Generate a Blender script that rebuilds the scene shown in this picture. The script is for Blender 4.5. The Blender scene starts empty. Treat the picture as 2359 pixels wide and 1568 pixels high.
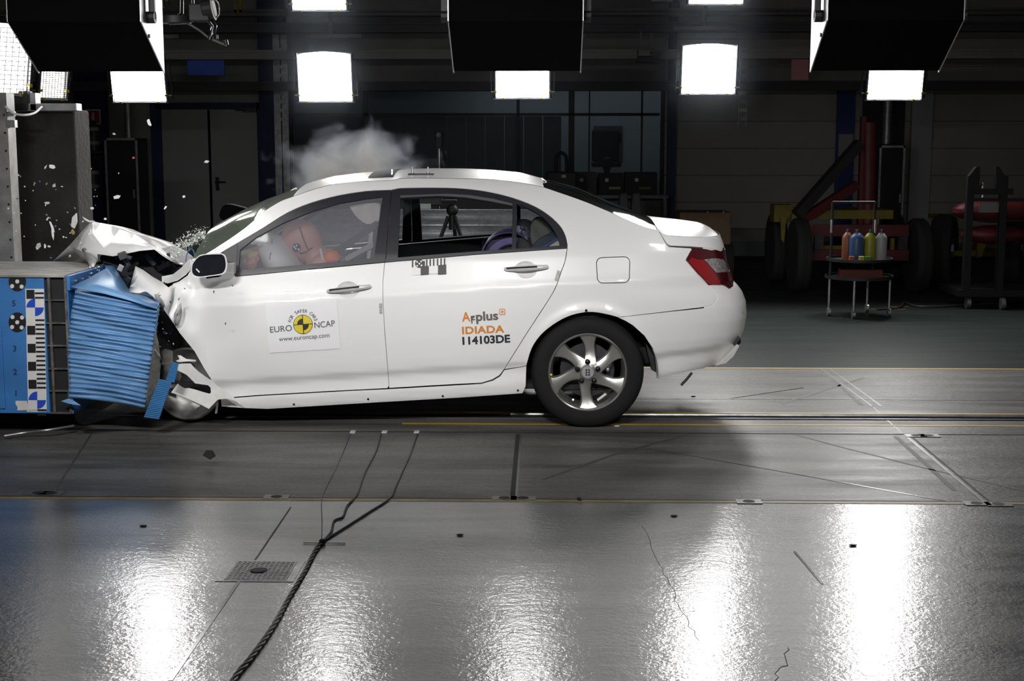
import bpy, bmesh, math, random
import numpy as np
from mathutils import Vector, Matrix, Euler
from mathutils.geometry import delaunay_2d_cdt
random.seed(7)
PI = math.pi
SC = bpy.context.scene
COL = SC.collection

# ------------------------------------------------------------------ camera
F = 3200.0                       # focal length in pixels of the 2359 x 1568 frame
TILT = math.radians(8.07)
YAW = math.radians(1.28)
CAM = Vector((0.0, -8.1, 1.68))
cd = bpy.data.cameras.new('camera')
cam = bpy.data.objects.new('camera', cd)
COL.objects.link(cam)
cam.location = CAM
cam.rotation_euler = (PI / 2 - TILT, 0, YAW)
cd.sensor_width = 36.0
cd.sensor_fit = 'HORIZONTAL'
cd.lens = 36.0 * F / 2359.0
cd.clip_end = 200
SC.camera = cam
ROT = Euler((PI / 2 - TILT, 0, YAW)).to_matrix()
RN = np.array(ROT)
CN = np.array(CAM)

# ------------------------------------------------------------------ world and exposure
w = bpy.data.worlds.new('world')
SC.world = w
w.use_nodes = True
w.node_tree.nodes['Background'].inputs[0].default_value = (0.75, 0.85, 1.0, 1)
w.node_tree.nodes['Background'].inputs[1].default_value = 0.0
SC.view_settings.view_transform = 'Standard'
SC.view_settings.look = 'None'
SC.view_settings.exposure = 0.0
SC.view_settings.gamma = 1.0
SC.view_settings.use_curve_mapping = False
SC.cycles.max_bounces = 8
SC.cycles.transparent_max_bounces = 16
SC.cycles.volume_bounces = 0
SC.cycles.sample_clamp_indirect = 6.0
SC.cycles.caustics_reflective = False
SC.cycles.caustics_refractive = False

LAMP_STRENGTH = 46.0             # far and side floodlights (emission of the glass)
RIG_POWER = 2.0                  # glass of the hooded lamps
RIG_LIGHT = 5.5                 # light each hooded lamp throws down on the car
ROOF_POWER = 147.0               # roof lamps high above the picture

# ------------------------------------------------------------------ helpers
def ray(px, py):
    d = RN @ np.array([(px - 1179.5) / F, -(py - 784.0) / F, -1.0])
    return d / d[1]

def at(px, py, Y):
    """the point of the vertical plane y = Y that the photograph shows at a pixel"""
    return Vector(CN + ray(px, py) * (Y - CN[1]))

def atz(px, py, z):
    d = ray(px, py)
    return Vector(CN + d * ((z - CN[2]) / d[2]))

def tag(o, label=None, cat=None, group=None, kind=None):
    if label: o['label'] = label
    if cat: o['category'] = cat
    if group: o['group'] = group
    if kind: o['kind'] = kind
    return o

def thing(name, label, cat, loc=(0, 0, 0), rz=0.0, group=None):
    o = bpy.data.objects.new(name, None)
    COL.objects.link(o)
    o.location = loc
    o.rotation_euler = (0, 0, rz)
    o.empty_display_size = 0.1
    return tag(o, label, cat, group)

def mesh_obj(name, verts, faces, m, parent=None, smooth=False):
    me = bpy.data.meshes.new(name)
    me.from_pydata([tuple(v) for v in verts], [], [tuple(f) for f in faces])
    me.update()
    if m is not None:
        for mm in (m if isinstance(m, (list, tuple)) else [m]):
            me.materials.append(mm)
    if smooth:
        me.polygons.foreach_set('use_smooth', [True] * len(me.polygons))
    o = bpy.data.objects.new(name, me)
    COL.objects.link(o)
    if parent is not None:
        o.parent = parent
    return o

class MB:
    """collects simple solids into ONE mesh"""
    def __init__(s):
        s.v = []; s.f = []; s.mi = []; s.cur = 0
    def add(s, vs, fs):
        b = len(s.v)
        s.v += [tuple(v) for v in vs]
        for f in fs:
            s.f.append(tuple(b + i for i in f)); s.mi.append(s.cur)
        return s
    def mat(s, i):
        s.cur = i
        return s
    def box(s, c, d, rot=None):
        x, y, z = d[0] / 2, d[1] / 2, d[2] / 2
        vs = [Vector((a, b_, c_)) for a in (-x, x) for b_ in (-y, y) for c_ in (-z, z)]
        if rot is not None:
            R = Euler(rot).to_matrix()
            vs = [R @ v for v in vs]
        vs = [v + Vector(c) for v in vs]
        return s.add(vs, [(0, 1, 3, 2), (4, 6, 7, 5), (0, 4, 5, 1), (2, 3, 7, 6), (0, 2, 6, 4), (1, 5, 7, 3)])
    def cyl(s, a, b, r, r2=None, n=16, caps=True):
        a = Vector(a); b = Vector(b); r2 = r if r2 is None else r2
        d = (b - a).normalized()
        u = d.orthogonal().normalized(); w_ = d.cross(u)
        vs = []
        for k in range(n):
            t = 2 * PI * k / n
            e = u * math.cos(t) + w_ * math.sin(t)
            vs += [a + e * r, b + e * r2]
        fs = [(2 * k, (2 * k + 2) % (2 * n), (2 * k + 3) % (2 * n), 2 * k + 1) for k in range(n)]
        if caps:
            fs += [tuple(2 * k for k in range(n))[::-1], tuple(2 * k + 1 for k in range(n))]
        return s.add(vs, fs)
    def tube(s, pts, r, n=8, caps=True):
        pts = [Vector(p) for p in pts]
        N = len(pts)
        rr = r if isinstance(r, (list, tuple)) else [r] * N
        ref = None
        vs = []
        for i, p in enumerate(pts):
            d = (pts[min(i + 1, N - 1)] - pts[max(i - 1, 0)]).normalized()
            if ref is None:
                ref = d.orthogonal().normalized()
            ref = (ref - d * ref.dot(d))
            ref = ref.normalized() if ref.length > 1e-6 else d.orthogonal().normalized()
            w_ = d.cross(ref)
            for k in range(n):
                t = 2 * PI * k / n
                vs.append(p + (ref * math.cos(t) + w_ * math.sin(t)) * rr[i])
        fs = []
        for i in range(N - 1):
            for k in range(n):
                fs.append((i * n + k, i * n + (k + 1) % n, (i + 1) * n + (k + 1) % n, (i + 1) * n + k))
        if caps:
            fs += [tuple(range(n))[::-1], tuple((N - 1) * n + k for k in range(n))]
        return s.add(vs, fs)
    def lathe(s, prof, o=(0, 0, 0), axis=(0, 0, 1), n=32, close=False, caps=True):
        """prof: (radius, along the axis)"""
        a = Vector(axis).normalized(); u = a.orthogonal().normalized(); w_ = a.cross(u); o = Vector(o)
        vs = []
        for (r, h) in prof:
            for k in range(n):
                t = 2 * PI * k / n
                vs.append(o + a * h + (u * math.cos(t) + w_ * math.sin(t)) * r)
        fs = []
        m_ = len(prof)
        for i in range(m_ if close else m_ - 1):
            j = (i + 1) % m_
            for k in range(n):
                fs.append((i * n + k, i * n + (k + 1) % n, j * n + (k + 1) % n, j * n + k))
        if not close and caps:
            if prof[0][0] > 1e-5: fs.append(tuple(range(n))[::-1])
            if prof[-1][0] > 1e-5: fs.append(tuple((m_ - 1) * n + k for k in range(n)))
        return s.add(vs, fs)
    def prism(s, poly, off):
        """poly: 3D outline; off: the vector it is pushed along"""
        n = len(poly); off = Vector(off)
        vs = [Vector(p) for p in poly] + [Vector(p) + off for p in poly]
        fs = [tuple(range(n)), tuple(range(2 * n - 1, n - 1, -1))]
        fs += [(i, n + i, n + (i + 1) % n, (i + 1) % n) for i in range(n)]
        return s.add(vs, fs)
    def ball(s, c, r, n=14, sq=(1, 1, 1), rot=None):
        c = Vector(c); R = Euler(rot).to_matrix() if rot else None
        vs = []; fs = []
        m_ = n // 2
        for i in range(m_ + 1):
            th = PI * i / m_
            for k in range(n):
                p = Vector((r * math.sin(th) * math.cos(2 * PI * k / n) * sq[0], r * math.sin(th) * math.sin(2 * PI * k / n) * sq[1], r * math.cos(th) * sq[2]))
                if R: p = R @ p
                vs.append(c + p)
        for i in range(m_):
            for k in range(n):
                fs.append((i * n + k, (i + 1) * n + k, (i + 1) * n + (k + 1) % n, i * n + (k + 1) % n))
        return s.add(vs, fs)
    def build(s, name, m, parent=None, smooth=False, bevel=0.0, seg=2, weld=True):
        o = mesh_obj(name, s.v, s.f, m, parent)
        me = o.data
        if isinstance(m, (list, tuple)):
            me.polygons.foreach_set('material_index', s.mi)
        bm = bmesh.new(); bm.from_mesh(me)
        if weld: bmesh.ops.remove_doubles(bm, verts=bm.verts, dist=1e-5)
        bmesh.ops.recalc_face_normals(bm, faces=bm.faces)
        bm.to_mesh(me); bm.free()
        if smooth:
            me.polygons.foreach_set('use_smooth', [True] * len(me.polygons))
            try:
                me.set_sharp_from_angle(angle=math.radians(38))
            except Exception:
                pass
        if bevel > 0:
            b = o.modifiers.new('bevel', 'BEVEL'); b.width = bevel; b.segments = seg; b.limit_method = 'ANGLE'; b.angle_limit = math.radians(40)
        return o

def dup(o, parent=None):
    c = o.copy(); COL.objects.link(c)
    if parent is not None: c.parent = parent
    for ch in list(o.children):
        dup(ch, c)
    return c

def catmull(pts, n=6, closed=False):
    P = [np.array(p, float) for p in pts]; N = len(P); out = []
    rng = range(N) if closed else range(N - 1)
    for i in rng:
        p1, p2 = P[i], P[(i + 1) % N]
        p0 = P[i - 1] if (closed or i > 0) else 2 * p1 - p2
        p3 = P[(i + 2) % N] if (closed or i + 2 < N) else 2 * p2 - p1
        for k in range(n):
            t = k / n
            out.append(0.5 * ((2 * p1) + (-p0 + p2) * t + (2 * p0 - 5 * p1 + 4 * p2 - p3) * t * t + (-p0 + 3 * p1 - 3 * p2 + p3) * t ** 3))
    if not closed: out.append(P[-1])
    return [tuple(p) for p in out]

# ------------------------------------------------------------------ materials
def nodes(m): return m.node_tree.nodes, m.node_tree.links
def M(name, col, rough=0.5, metal=0.0, spec=0.5, coat=0.0, var=0.0, vscale=8.0, bump=0.0, bscale=40.0, stretch=None, sub=0.0):
    m = bpy.data.materials.new(name); m.use_nodes = True
    ns, ls = nodes(m)
    b = ns['Principled BSDF']
    b.inputs['Base Color'].default_value = (*col, 1)
    b.inputs['Roughness'].default_value = rough
    b.inputs['Metallic'].default_value = metal
    b.inputs['Specular IOR Level'].default_value = spec
    b.inputs['Coat Weight'].default_value = coat
    b.inputs['Coat Roughness'].default_value = 0.03
    if sub: b.inputs['Subsurface Weight'].default_value = sub
    if var or bump:
        tc = ns.new('ShaderNodeTexCoord'); mp = ns.new('ShaderNodeMapping'); ls.new(tc.outputs['Object'], mp.inputs[0])
        if stretch: mp.inputs['Scale'].default_value = stretch
        if var:
            n_ = ns.new('ShaderNodeTexNoise'); n_.inputs['Scale'].default_value = vscale; n_.inputs['Detail'].default_value = 6
            ls.new(mp.outputs[0], n_.inputs[0])
            r = ns.new('ShaderNodeMapRange'); r.inputs[1].default_value = 0.3; r.inputs[2].default_value = 0.7
            r.inputs[3].default_value = 1 - var; r.inputs[4].default_value = 1 + var
            ls.new(n_.outputs[0], r.inputs[0])
            mx = ns.new('ShaderNodeMix'); mx.data_type = 'RGBA'; mx.blend_type = 'MULTIPLY'; mx.inputs[0].default_value = 1
            mx.inputs[6].default_value = (*col, 1); ls.new(r.outputs[0], mx.inputs[7]); ls.new(mx.outputs[2], b.inputs['Base Color'])
        if bump:
            n2 = ns.new('ShaderNodeTexNoise'); n2.inputs['Scale'].default_value = bscale; n2.inputs['Detail'].default_value = 3
            ls.new(mp.outputs[0], n2.inputs[0])
            bp = ns.new('ShaderNodeBump'); bp.inputs['Strength'].default_value = bump; bp.inputs['Distance'].default_value = 0.02
            ls.new(n2.outputs[0], bp.inputs['Height']); ls.new(bp.outputs[0], b.inputs['Normal'])
    return m

def emit(name, col, st):
    m = bpy.data.materials.new(name); m.use_nodes = True
    ns, ls = nodes(m)
    b = ns['Principled BSDF']
    b.inputs['Base Color'].default_value = (0.8, 0.8, 0.8, 1)
    b.inputs['Emission Color'].default_value = (*col, 1)
    b.inputs['Emission Strength'].default_value = st
    return m

def glassy(name, tint, rough=0.02, amount=1.0, haze=None, haze_amt=0.0):
    """thin sheet of glass: what is behind shows through, with a fresnel sheen on it"""
    m = bpy.data.materials.new(name); m.use_nodes = True
    ns, ls = nodes(m)
    ns.remove(ns['Principled BSDF'])
    out = ns['Material Output']
    t = ns.new('ShaderNodeBsdfTransparent'); t.inputs[0].default_value = (*tint, 1)
    g = ns.new('ShaderNodeBsdfGlossy'); g.inputs['Roughness'].default_value = rough; g.inputs[0].default_value = (1, 1, 1, 1)
    fr = ns.new('ShaderNodeFresnel'); fr.inputs[0].default_value = 1.5
    mul = ns.new('ShaderNodeMath'); mul.operation = 'MULTIPLY'; mul.inputs[1].default_value = amount
    ls.new(fr.outputs[0], mul.inputs[0])
    mx = ns.new('ShaderNodeMixShader'); ls.new(mul.outputs[0], mx.inputs[0]); ls.new(t.outputs[0], mx.inputs[1]); ls.new(g.outputs[0], mx.inputs[2])
    last = mx
    if haze is not None:
        d = ns.new('ShaderNodeBsdfDiffuse'); d.inputs[0].default_value = (*haze, 1)
        tl = ns.new('ShaderNodeBsdfTranslucent'); tl.inputs[0].default_value = (*haze, 1)
        ad = ns.new('ShaderNodeMixShader'); ad.inputs[0].default_value = 0.4; ls.new(d.outputs[0], ad.inputs[1]); ls.new(tl.outputs[0], ad.inputs[2])
        m2 = ns.new('ShaderNodeMixShader'); m2.inputs[0].default_value = haze_amt
        ls.new(last.outputs[0], m2.inputs[1]); ls.new(ad.outputs[0], m2.inputs[2]); last = m2
    ls.new(last.outputs[0], out.inputs[0])
    return m

MAT = dict(
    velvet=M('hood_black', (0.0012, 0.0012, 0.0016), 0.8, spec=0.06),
    black=M('matt_black', (0.012, 0.012, 0.013), 0.55),
    blackgloss=M('gloss_black', (0.01, 0.01, 0.012), 0.12),
    trim=M('satin_black_trim', (0.035, 0.036, 0.045), 0.42),
    rubber=M('tyre_rubber', (0.010, 0.010, 0.010), 0.8, spec=.3, bump=0.1, bscale=200),
    oldrubber=M('dusty_rubber', (0.03, 0.03, 0.029), 0.85),
    steel=M('brushed_steel', (0.55, 0.55, 0.56), 0.35, 1.0, var=0.15),
    zinc=M('galvanised_steel', (0.42, 0.43, 0.45), 0.45, 0.9, var=0.25, vscale=14),
    dark_steel=M('dark_steel', (0.09, 0.09, 0.1), 0.4, 0.8, var=0.3),
    alloy=M('alloy_silver', (0.60, 0.59, 0.57), 0.3, 0.85),
    chrome=M('chrome', (0.85, 0.85, 0.87), 0.06, 1.0),
    white=M('white_plastic', (0.78, 0.78, 0.77), 0.4),
    rawwhite=M('torn_plastic_white', (0.72, 0.71, 0.69), 0.55, var=0.08, vscale=20),
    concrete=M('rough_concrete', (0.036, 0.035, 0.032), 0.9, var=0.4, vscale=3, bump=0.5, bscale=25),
    blue=M('barrier_blue_paint', (0.05, 0.20, 0.52), 0.42, var=0.12, vscale=5, bump=0.05, bscale=60),
    crumple=M('crumpled_blue_aluminium', (0.15, 0.32, 0.58), 0.42, 0.08, var=0.1, vscale=6),
    deepblue=M('door_blue_paint', (0.012, 0.022, 0.085), 0.55),
    yellow=M('machine_yellow', (0.20, 0.15, 0.008), 0.5, var=0.2),
    red=M('machine_red', (0.13, 0.017, 0.022), 0.5, var=0.2),
    grey=M('grey_paint', (0.25, 0.25, 0.25), 0.5),
)
# ------------------------------------------------------------------ the hall
def floor_mat(name, c1, c2, rough, rvar, bump, bscale, scratch, spec=0.5, coat=0.0, coat_rough=0.1):
    m = bpy.data.materials.new(name); m.use_nodes = True
    ns, ls = nodes(m); b = ns['Principled BSDF']
    b.inputs['Specular IOR Level'].default_value = spec
    tc = ns.new('ShaderNodeTexCoord')
    def mapped(sc):
        mp = ns.new('ShaderNodeMapping'); mp.inputs['Scale'].default_value = sc; ls.new(tc.outputs['Object'], mp.inputs[0]); return mp
    def noise(mp, s, d=6, r=0.55):
        n_ = ns.new('ShaderNodeTexNoise'); n_.inputs['Scale'].default_value = s; n_.inputs['Detail'].default_value = d; n_.inputs['Roughness'].default_value = r
        ls.new(mp.outputs[0], n_.inputs[0]); return n_
    def rng(src, a, b_, c, d):
        r = ns.new('ShaderNodeMapRange'); r.inputs[1].default_value = a; r.inputs[2].default_value = b_; r.inputs[3].default_value = c; r.inputs[4].default_value = d
        ls.new(src, r.inputs[0]); return r
    one = mapped((1, 1, 1)); st = mapped((0.35, 2.2, 1))
    big = noise(st, 1.6, 8, 0.65)
    f = rng(big.outputs[0], 0.40, 0.62, 0, 1)
    mx = ns.new('ShaderNodeMix'); mx.data_type = 'RGBA'; mx.inputs[6].default_value = (*c1, 1); mx.inputs[7].default_value = (*c2, 1)
    ls.new(f.outputs[0], mx.inputs[0])
    # dark scuffs drawn out along the track
    sc = noise(mapped((1.0, 11, 1)), 5.0, 5, 0.6)
    sf = rng(sc.outputs[0], 0.60, 0.72, 1.0, 1.0 - scratch)
    m2 = ns.new('ShaderNodeMix'); m2.data_type = 'RGBA'; m2.blend_type = 'MULTIPLY'; m2.inputs[0].default_value = 1
    ls.new(mx.outputs[2], m2.inputs[6]); ls.new(sf.outputs[0], m2.inputs[7])
    # fine grime: small dark flecks and a cloudy fine grain
    fg = noise(mapped((1, 2.2, 1)), 38, 6, 0.7); ff = rng(fg.outputs[0], 0.32, 0.66, 0.62, 1.25)
    m3 = ns.new('ShaderNodeMix'); m3.data_type = 'RGBA'; m3.blend_type = 'MULTIPLY'; m3.inputs[0].default_value = 1
    ls.new(m2.outputs[2], m3.inputs[6]); ls.new(ff.outputs[0], m3.inputs[7])
    fl = noise(mapped((1, 3.5, 1)), 17, 2, 0.5); fk = rng(fl.outputs[0], 0.69, 0.74, 1.0, 1.0 - scratch)
    m4 = ns.new('ShaderNodeMix'); m4.data_type = 'RGBA'; m4.blend_type = 'MULTIPLY'; m4.inputs[0].default_value = 1
    ls.new(m3.outputs[2], m4.inputs[6]); ls.new(fk.outputs[0], m4.inputs[7])
    ls.new(m4.outputs[2], b.inputs['Base Color'])
    ro = noise(st, 3.0, 6)
    rr = rng(ro.outputs[0], 0.3, 0.7, rough - rvar, rough + rvar)
    ls.new(rr.outputs[0], b.inputs['Roughness'])
    b.inputs['Coat Weight'].default_value = coat; b.inputs['Coat Roughness'].default_value = coat_rough
    bn = noise(one, bscale, 3, 0.5); bn2 = noise(mapped((1, 1.6, 1)), bscale * 0.28, 4, 0.6)
    ad = ns.new('ShaderNodeMath'); ad.operation = 'MULTIPLY_ADD'; ad.inputs[1].default_value = 0.5
    ls.new(bn.outputs[0], ad.inputs[0]); ls.new(bn2.outputs[0], ad.inputs[2])
    bp = ns.new('ShaderNodeBump'); bp.inputs['Strength'].default_value = bump; bp.inputs['Distance'].default_value = 0.01
    ls.new(ad.outputs[0], bp.inputs['Height']); ls.new(bp.outputs[0], b.inputs['Normal'])
    if coat: ls.new(bp.outputs[0], b.inputs['Coat Normal'])
    return m

FL_NEAR = floor_mat('coated_floor', (0.125, 0.127, 0.134), (0.064, 0.066, 0.072), 0.36, 0.06, 0.15, 70, 0.55, spec=0.5, coat=0.5, coat_rough=0.08)
FL_SLAB = floor_mat('concrete_track', (0.145, 0.141, 0.131), (0.058, 0.056, 0.052), 0.46, 0.08, 0.25, 40, 0.5, spec=0.22)
FL_FAR = floor_mat('green_grey_floor', (0.036, 0.046, 0.043), (0.028, 0.036, 0.034), 0.5, 0.05, 0.15, 50, 0.15, spec=0.05)

Y_NEAR, Y_FAR, Y_WALL = -1.66, 2.28, 12.9
def slab(name, y0, y1, m, x0=-9.5, x1=9.5):
    o = MB().box(((x0 + x1) / 2, (y0 + y1) / 2, -0.1), (x1 - x0, y1 - y0, 0.2)).build(name, m)
    return tag(o, kind='structure')
slab('floor', -12.0, Y_NEAR, FL_NEAR)
slab('floor', Y_NEAR, Y_FAR, FL_SLAB)
slab('floor', Y_FAR, Y_WALL + 0.3, FL_FAR)

def wall_mat(name, col, pitch, groove=0.012, rough=0.6, axis='Z'):
    m = M(name, col, rough)
    ns, ls = nodes(m); b = ns['Principled BSDF']
    tc = ns.new('ShaderNodeTexCoord'); sp = ns.new('ShaderNodeSeparateXYZ'); ls.new(tc.outputs['Object'], sp.inputs[0])
    d = ns.new('ShaderNodeMath'); d.operation = 'DIVIDE'; d.inputs[1].default_value = pitch; ls.new(sp.outputs[axis], d.inputs[0])
    fr = ns.new('ShaderNodeMath'); fr.operation = 'FRACT'; ls.new(d.outputs[0], fr.inputs[0])
    lt = ns.new('ShaderNodeMath'); lt.operation = 'LESS_THAN'; lt.inputs[1].default_value = groove / pitch; ls.new(fr.outputs[0], lt.inputs[0])
    n_ = ns.new('ShaderNodeTexNoise'); n_.inputs['Scale'].default_value = 1.2; ls.new(tc.outputs['Object'], n_.inputs[0])
    mx0 = ns.new('ShaderNodeMix'); mx0.data_type = 'RGBA'; mx0.inputs[6].default_value = (*[c * 0.85 for c in col], 1); mx0.inputs[7].default_value = (*[c * 1.12 for c in col], 1)
    ls.new(n_.outputs[0], mx0.inputs[0])
    mx = ns.new('ShaderNodeMix'); mx.data_type = 'RGBA'; mx.inputs[7].default_value = (*[c * 0.4 for c in col], 1)
    ls.new(lt.outputs[0], mx.inputs[0]); ls.new(mx0.outputs[2], mx.inputs[6]); ls.new(mx.outputs[2], b.inputs['Base Color'])
    return m
W_PANEL = wall_mat('horizontal_wall_panels', (0.36, 0.35, 0.33), 0.40)
W_PLAIN = M('plain_grey_wall', (0.30, 0.30, 0.285), 0.65, var=0.1, vscale=1.5)
W_OFFICE = wall_mat('office_front', (0.28, 0.30, 0.31), 0.32, 0.012, axis='X')

def pxbox(mb, x0, y0, x1, y1, Y, depth, grow=0):
    """a box whose front face covers that pixel rectangle at distance y = Y"""
    a = at(x0, y1, Y); b = at(x1, y0, Y)
    return mb.box(((a.x + b.x) / 2, Y + depth / 2, (a.z + b.z) / 2), (abs(b.x - a.x), depth, abs(b.z - a.z)))

TOP = 8.0
XL, XR = -9.5, 9.5
# back wall, in bays
def wallbay(name, xa, xb, m, y=Y_WALL, z0=0.0, z1=TOP):
    return tag(MB().box(((xa + xb) / 2, y + 0.15, (z0 + z1) / 2), (xb - xa, 0.3, z1 - z0)).build(name, m), kind='structure')
xa = at(365, 400, Y_WALL).x; xb = at(606, 400, Y_WALL).x
xo0 = at(660, 400, Y_WALL).x; xo1 = at(1530, 400, Y_WALL).x
wallbay('wall_back', XL, xo0, W_PLAIN)
wallbay('wall_back', xo1, XR, W_PANEL)
zsill = at(1400, 452, Y_WALL).z; zhead = at(1400, 205, Y_WALL).z
wallbay('wall_back', xo0, xo1, W_PLAIN, z1=zsill)
wallbay('wall_back', xo0, xo1, W_PLAIN, z0=zhead)
tag(MB().box((XL - 0.15, 0.5, TOP / 2), (0.3, 25, TOP)).build('wall_left', W_PLAIN), kind='structure')
tag(MB().box((XR + 0.15, 0.5, TOP / 2), (0.3, 25, TOP)).build('wall_right', W_PANEL), kind='structure')
tag(MB().box((0, -12.15, TOP / 2), (19, 0.3, TOP)).build('wall_front', W_PLAIN), kind='structure')
tag(MB().box((0, 0.5, TOP + 0.15), (19.6, 25.6, 0.3)).build('ceiling', M('dark_ceiling', (0.05, 0.05, 0.05), 0.8)), kind='structure')
# control room behind the glass: office wall, floor, glazing bars and panes
yb = Y_WALL + 2.2
tag(MB().box(((xo0 + xo1) / 2, yb + 0.1, 2.2), (xo1 - xo0 + 1, 0.2, 4.4)).build('wall_office', M('office_wall', (0.42, 0.44, 0.46), 0.7)), kind='structure')
tag(MB().box(((xo0 + xo1) / 2, Y_WALL + 1.25, zsill - 0.06), (xo1 - xo0, 1.9, 0.12)).build('floor_office', MAT['grey']), kind='structure')
fr = MB()
for (px0, px1) in ((658, 668), (838, 846), (1190, 1197), (1309, 1324), (1355, 1360), (1475, 1482), (1520, 1532)):
    pxbox(fr, px0, 205, px1, 454, Y_WALL + 0.02, 0.1)
pxbox(fr, 660, 196, 1532, 210, Y_WALL + 0.02, 0.1); pxbox(fr, 660, 260, 1520, 267, Y_WALL + 0.02, 0.1); pxbox(fr, 660, 448, 1540, 456, Y_WALL + 0.02, 0.12)
win = tag(fr.build('window_1', MAT['black']), kind='structure')
a = at(665, 452, Y_WALL + 0.06); b = at(1525, 205, Y_WALL + 0.06)
PANE = glassy('office_glass', (0.75, 0.8, 0.82), 0.35, 0.15)
po = MB().box(((a.x + b.x) / 2, Y_WALL + 0.06, (a.z + b.z) / 2), (b.x - a.x, 0.008, b.z - a.z)).build('window_pane', PANE, win)
bl = MB()
for px in range(700, 1310, 44):                     # closed vertical blinds of the office
    pxbox(bl, px - 21, 268, px + 21, 447, Y_WALL + 0.5, 0.02)
tag(bl.build('window_blind', M('blind_grey', (0.20, 0.22, 0.23), 0.7), win))
# the control room's own dim ceiling lamp
od = bpy.data.lights.new('office_light', 'AREA'); od.shape = 'RECTANGLE'; od.size = 4.0; od.size_y = .3; od.energy = 6.0; od.color = (.85, .95, 1.0)
olt = thing('office_lamp', 'long dim ceiling lamp of the control room, hidden above its window', 'ceiling lamp', (at(1370, 300, Y_WALL).x, Y_WALL + 1.2, zhead + .5))
olo = bpy.data.objects.new('office_light', od); COL.objects.link(olo); olo.parent = olt; olo.rotation_euler = (math.radians(25), 0, 0)
MB().box((0, 0, .06), (4.1, .36, .08)).cyl((0, 0, .1), (0, 0, TOP - olt.location.z), .015).build('housing', MAT['white'], olt)
# double door
dr = MB()
pxbox(dr, 370, 252, 484, 600, Y_WALL - 0.05, 0.05); pxbox(dr, 487, 252, 600, 600, Y_WALL - 0.05, 0.05)
door = tag(dr.build('door_1', M('grey_door', (0.34, 0.345, 0.34), 0.5), bevel=0.006), kind='structure')
df = MB(); pxbox(df, 358, 236, 370, 602, Y_WALL - 0.07, 0.07); pxbox(df, 600, 236, 618, 602, Y_WALL - 0.07, 0.07); pxbox(df, 358, 236, 618, 251, Y_WALL - 0.07, 0.07)
df.build('door_frame', MAT['deepblue'], door)
hd = at(500, 419, Y_WALL - 0.08)
MB().cyl(hd, hd + Vector((0, -0.06, 0)), 0.02).tube([hd + Vector((0, -0.06, 0)), hd + Vector((0.14, -0.06, 0))], 0.012).box(hd + Vector((0, 0.02, -0.03)), (0.05, 0.02, 0.2)).build('door_handle', MAT['black'], door, smooth=True)
cl = at(575, 254, Y_WALL - 0.08)
MB().box(cl, (0.2, 0.06, 0.06)).tube([cl, cl + Vector((-0.2, -0.1, 0.0))], 0.01).build('door_closer', MAT['dark_steel'], door)
# right hand doorway with blue leaf, pale pillar
pl = MB(); pxbox(pl, 2088, 190, 2152, 600, Y_WALL - 0.12, 0.12)
tag(pl.build('trim_1', M('pale_pillar', (0.38, 0.40, 0.42), 0.6)), kind='structure')
d2 = MB(); pxbox(d2, 1918, 190, 1972, 596, Y_WALL - 0.06, 0.06)
tag(d2.build('door_2', M('blue_leaf', (0.02, 0.05, 0.20), 0.5)), kind='structure')
nt = MB(); pxbox(nt, 1931, 309, 1966, 361, Y_WALL - .075, .012)
tag(nt.build('paper_notice', M('notice_paper', (.36, .37, .38), .6)), 'pale paper notice on the blue door leaf behind the machinery', 'notice')
d3 = MB(); pxbox(d3, 1976, 190, 2088, 596, Y_WALL - 0.03, 0.03)
tag(d3.build('door_3', MAT['black']), kind='structure')
# blue columns of the hall frame
for i, (x0, x1, yy, y0_) in enumerate(((606, 652, Y_WALL - 0.18, 0), (1534, 1562, Y_WALL - 0.15, 0), (186, 232, Y_WALL - 0.16, 0))):
    c = MB(); pxbox(c, x0, y0_, x1, 602, yy, 0.15)
    tag(c.build('trim_%d' % (i + 2), MAT['deepblue']), kind='structure')
# ladder-like cable trays on the columns
for px in (650, 1712):
    lt = MB()
    for dx in (-9, 9): pxbox(lt, px + dx - 1.5, 80, px + dx + 1.5, 600 if px < 1000 else 290, Y_WALL - 0.03 if px > 1000 else Y_WALL - .21, 0.03)
    for k in range(9): pxbox(lt, px - 9, 110 + 20 * k, px + 9, 118 + 20 * k, Y_WALL - 0.025 if px > 1000 else Y_WALL - .205, 0.02)
    t_ = lt.build('cable_tray', MAT['zinc'])
    tag(t_, 'narrow ladder cable tray up the %s of the back wall' % ('blue column beside the double door' if px < 1000 else 'panelled part near the pink board'), 'cable tray')
# skirting at the right hand wall
sk = MB(); pxbox(sk, 1560, 556, 1915, 590, Y_WALL - 0.02, 0.02); pxbox(sk, 2155, 560, 2900, 592, Y_WALL - 0.02, 0.02)
tag(sk.build('baseboard_back', M('skirting_grey', (0.16, 0.18, 0.19), 0.5)), kind='structure')
# roof girders and crane rails across the hall
for i, (y0_, y1_, Y_, c) in enumerate(((118, 134, 10.5, (0.30, 0.29, 0.28)), (190, 206, 11.5, (0.05, 0.05, 0.06)), (55, 72, 10.0, (0.06, 0.06, 0.07)), (24, 34, 9.4, (0.10, 0.10, 0.1)))):
    g = MB(); h0 = at(1200, y1_, Y_).z; h1 = at(1200, y0_, Y_).z
    g.box((0, Y_, (h0 + h1) / 2), (19, 0.12, h1 - h0)).box((0, Y_, h0), (19, 0.22, 0.03)).box((0, Y_, h1), (19, 0.22, 0.03))
    tag(g.build('trim_%d' % (i + 8), M('girder_paint_%d' % i, c, 0.6)), kind='structure')

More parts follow.
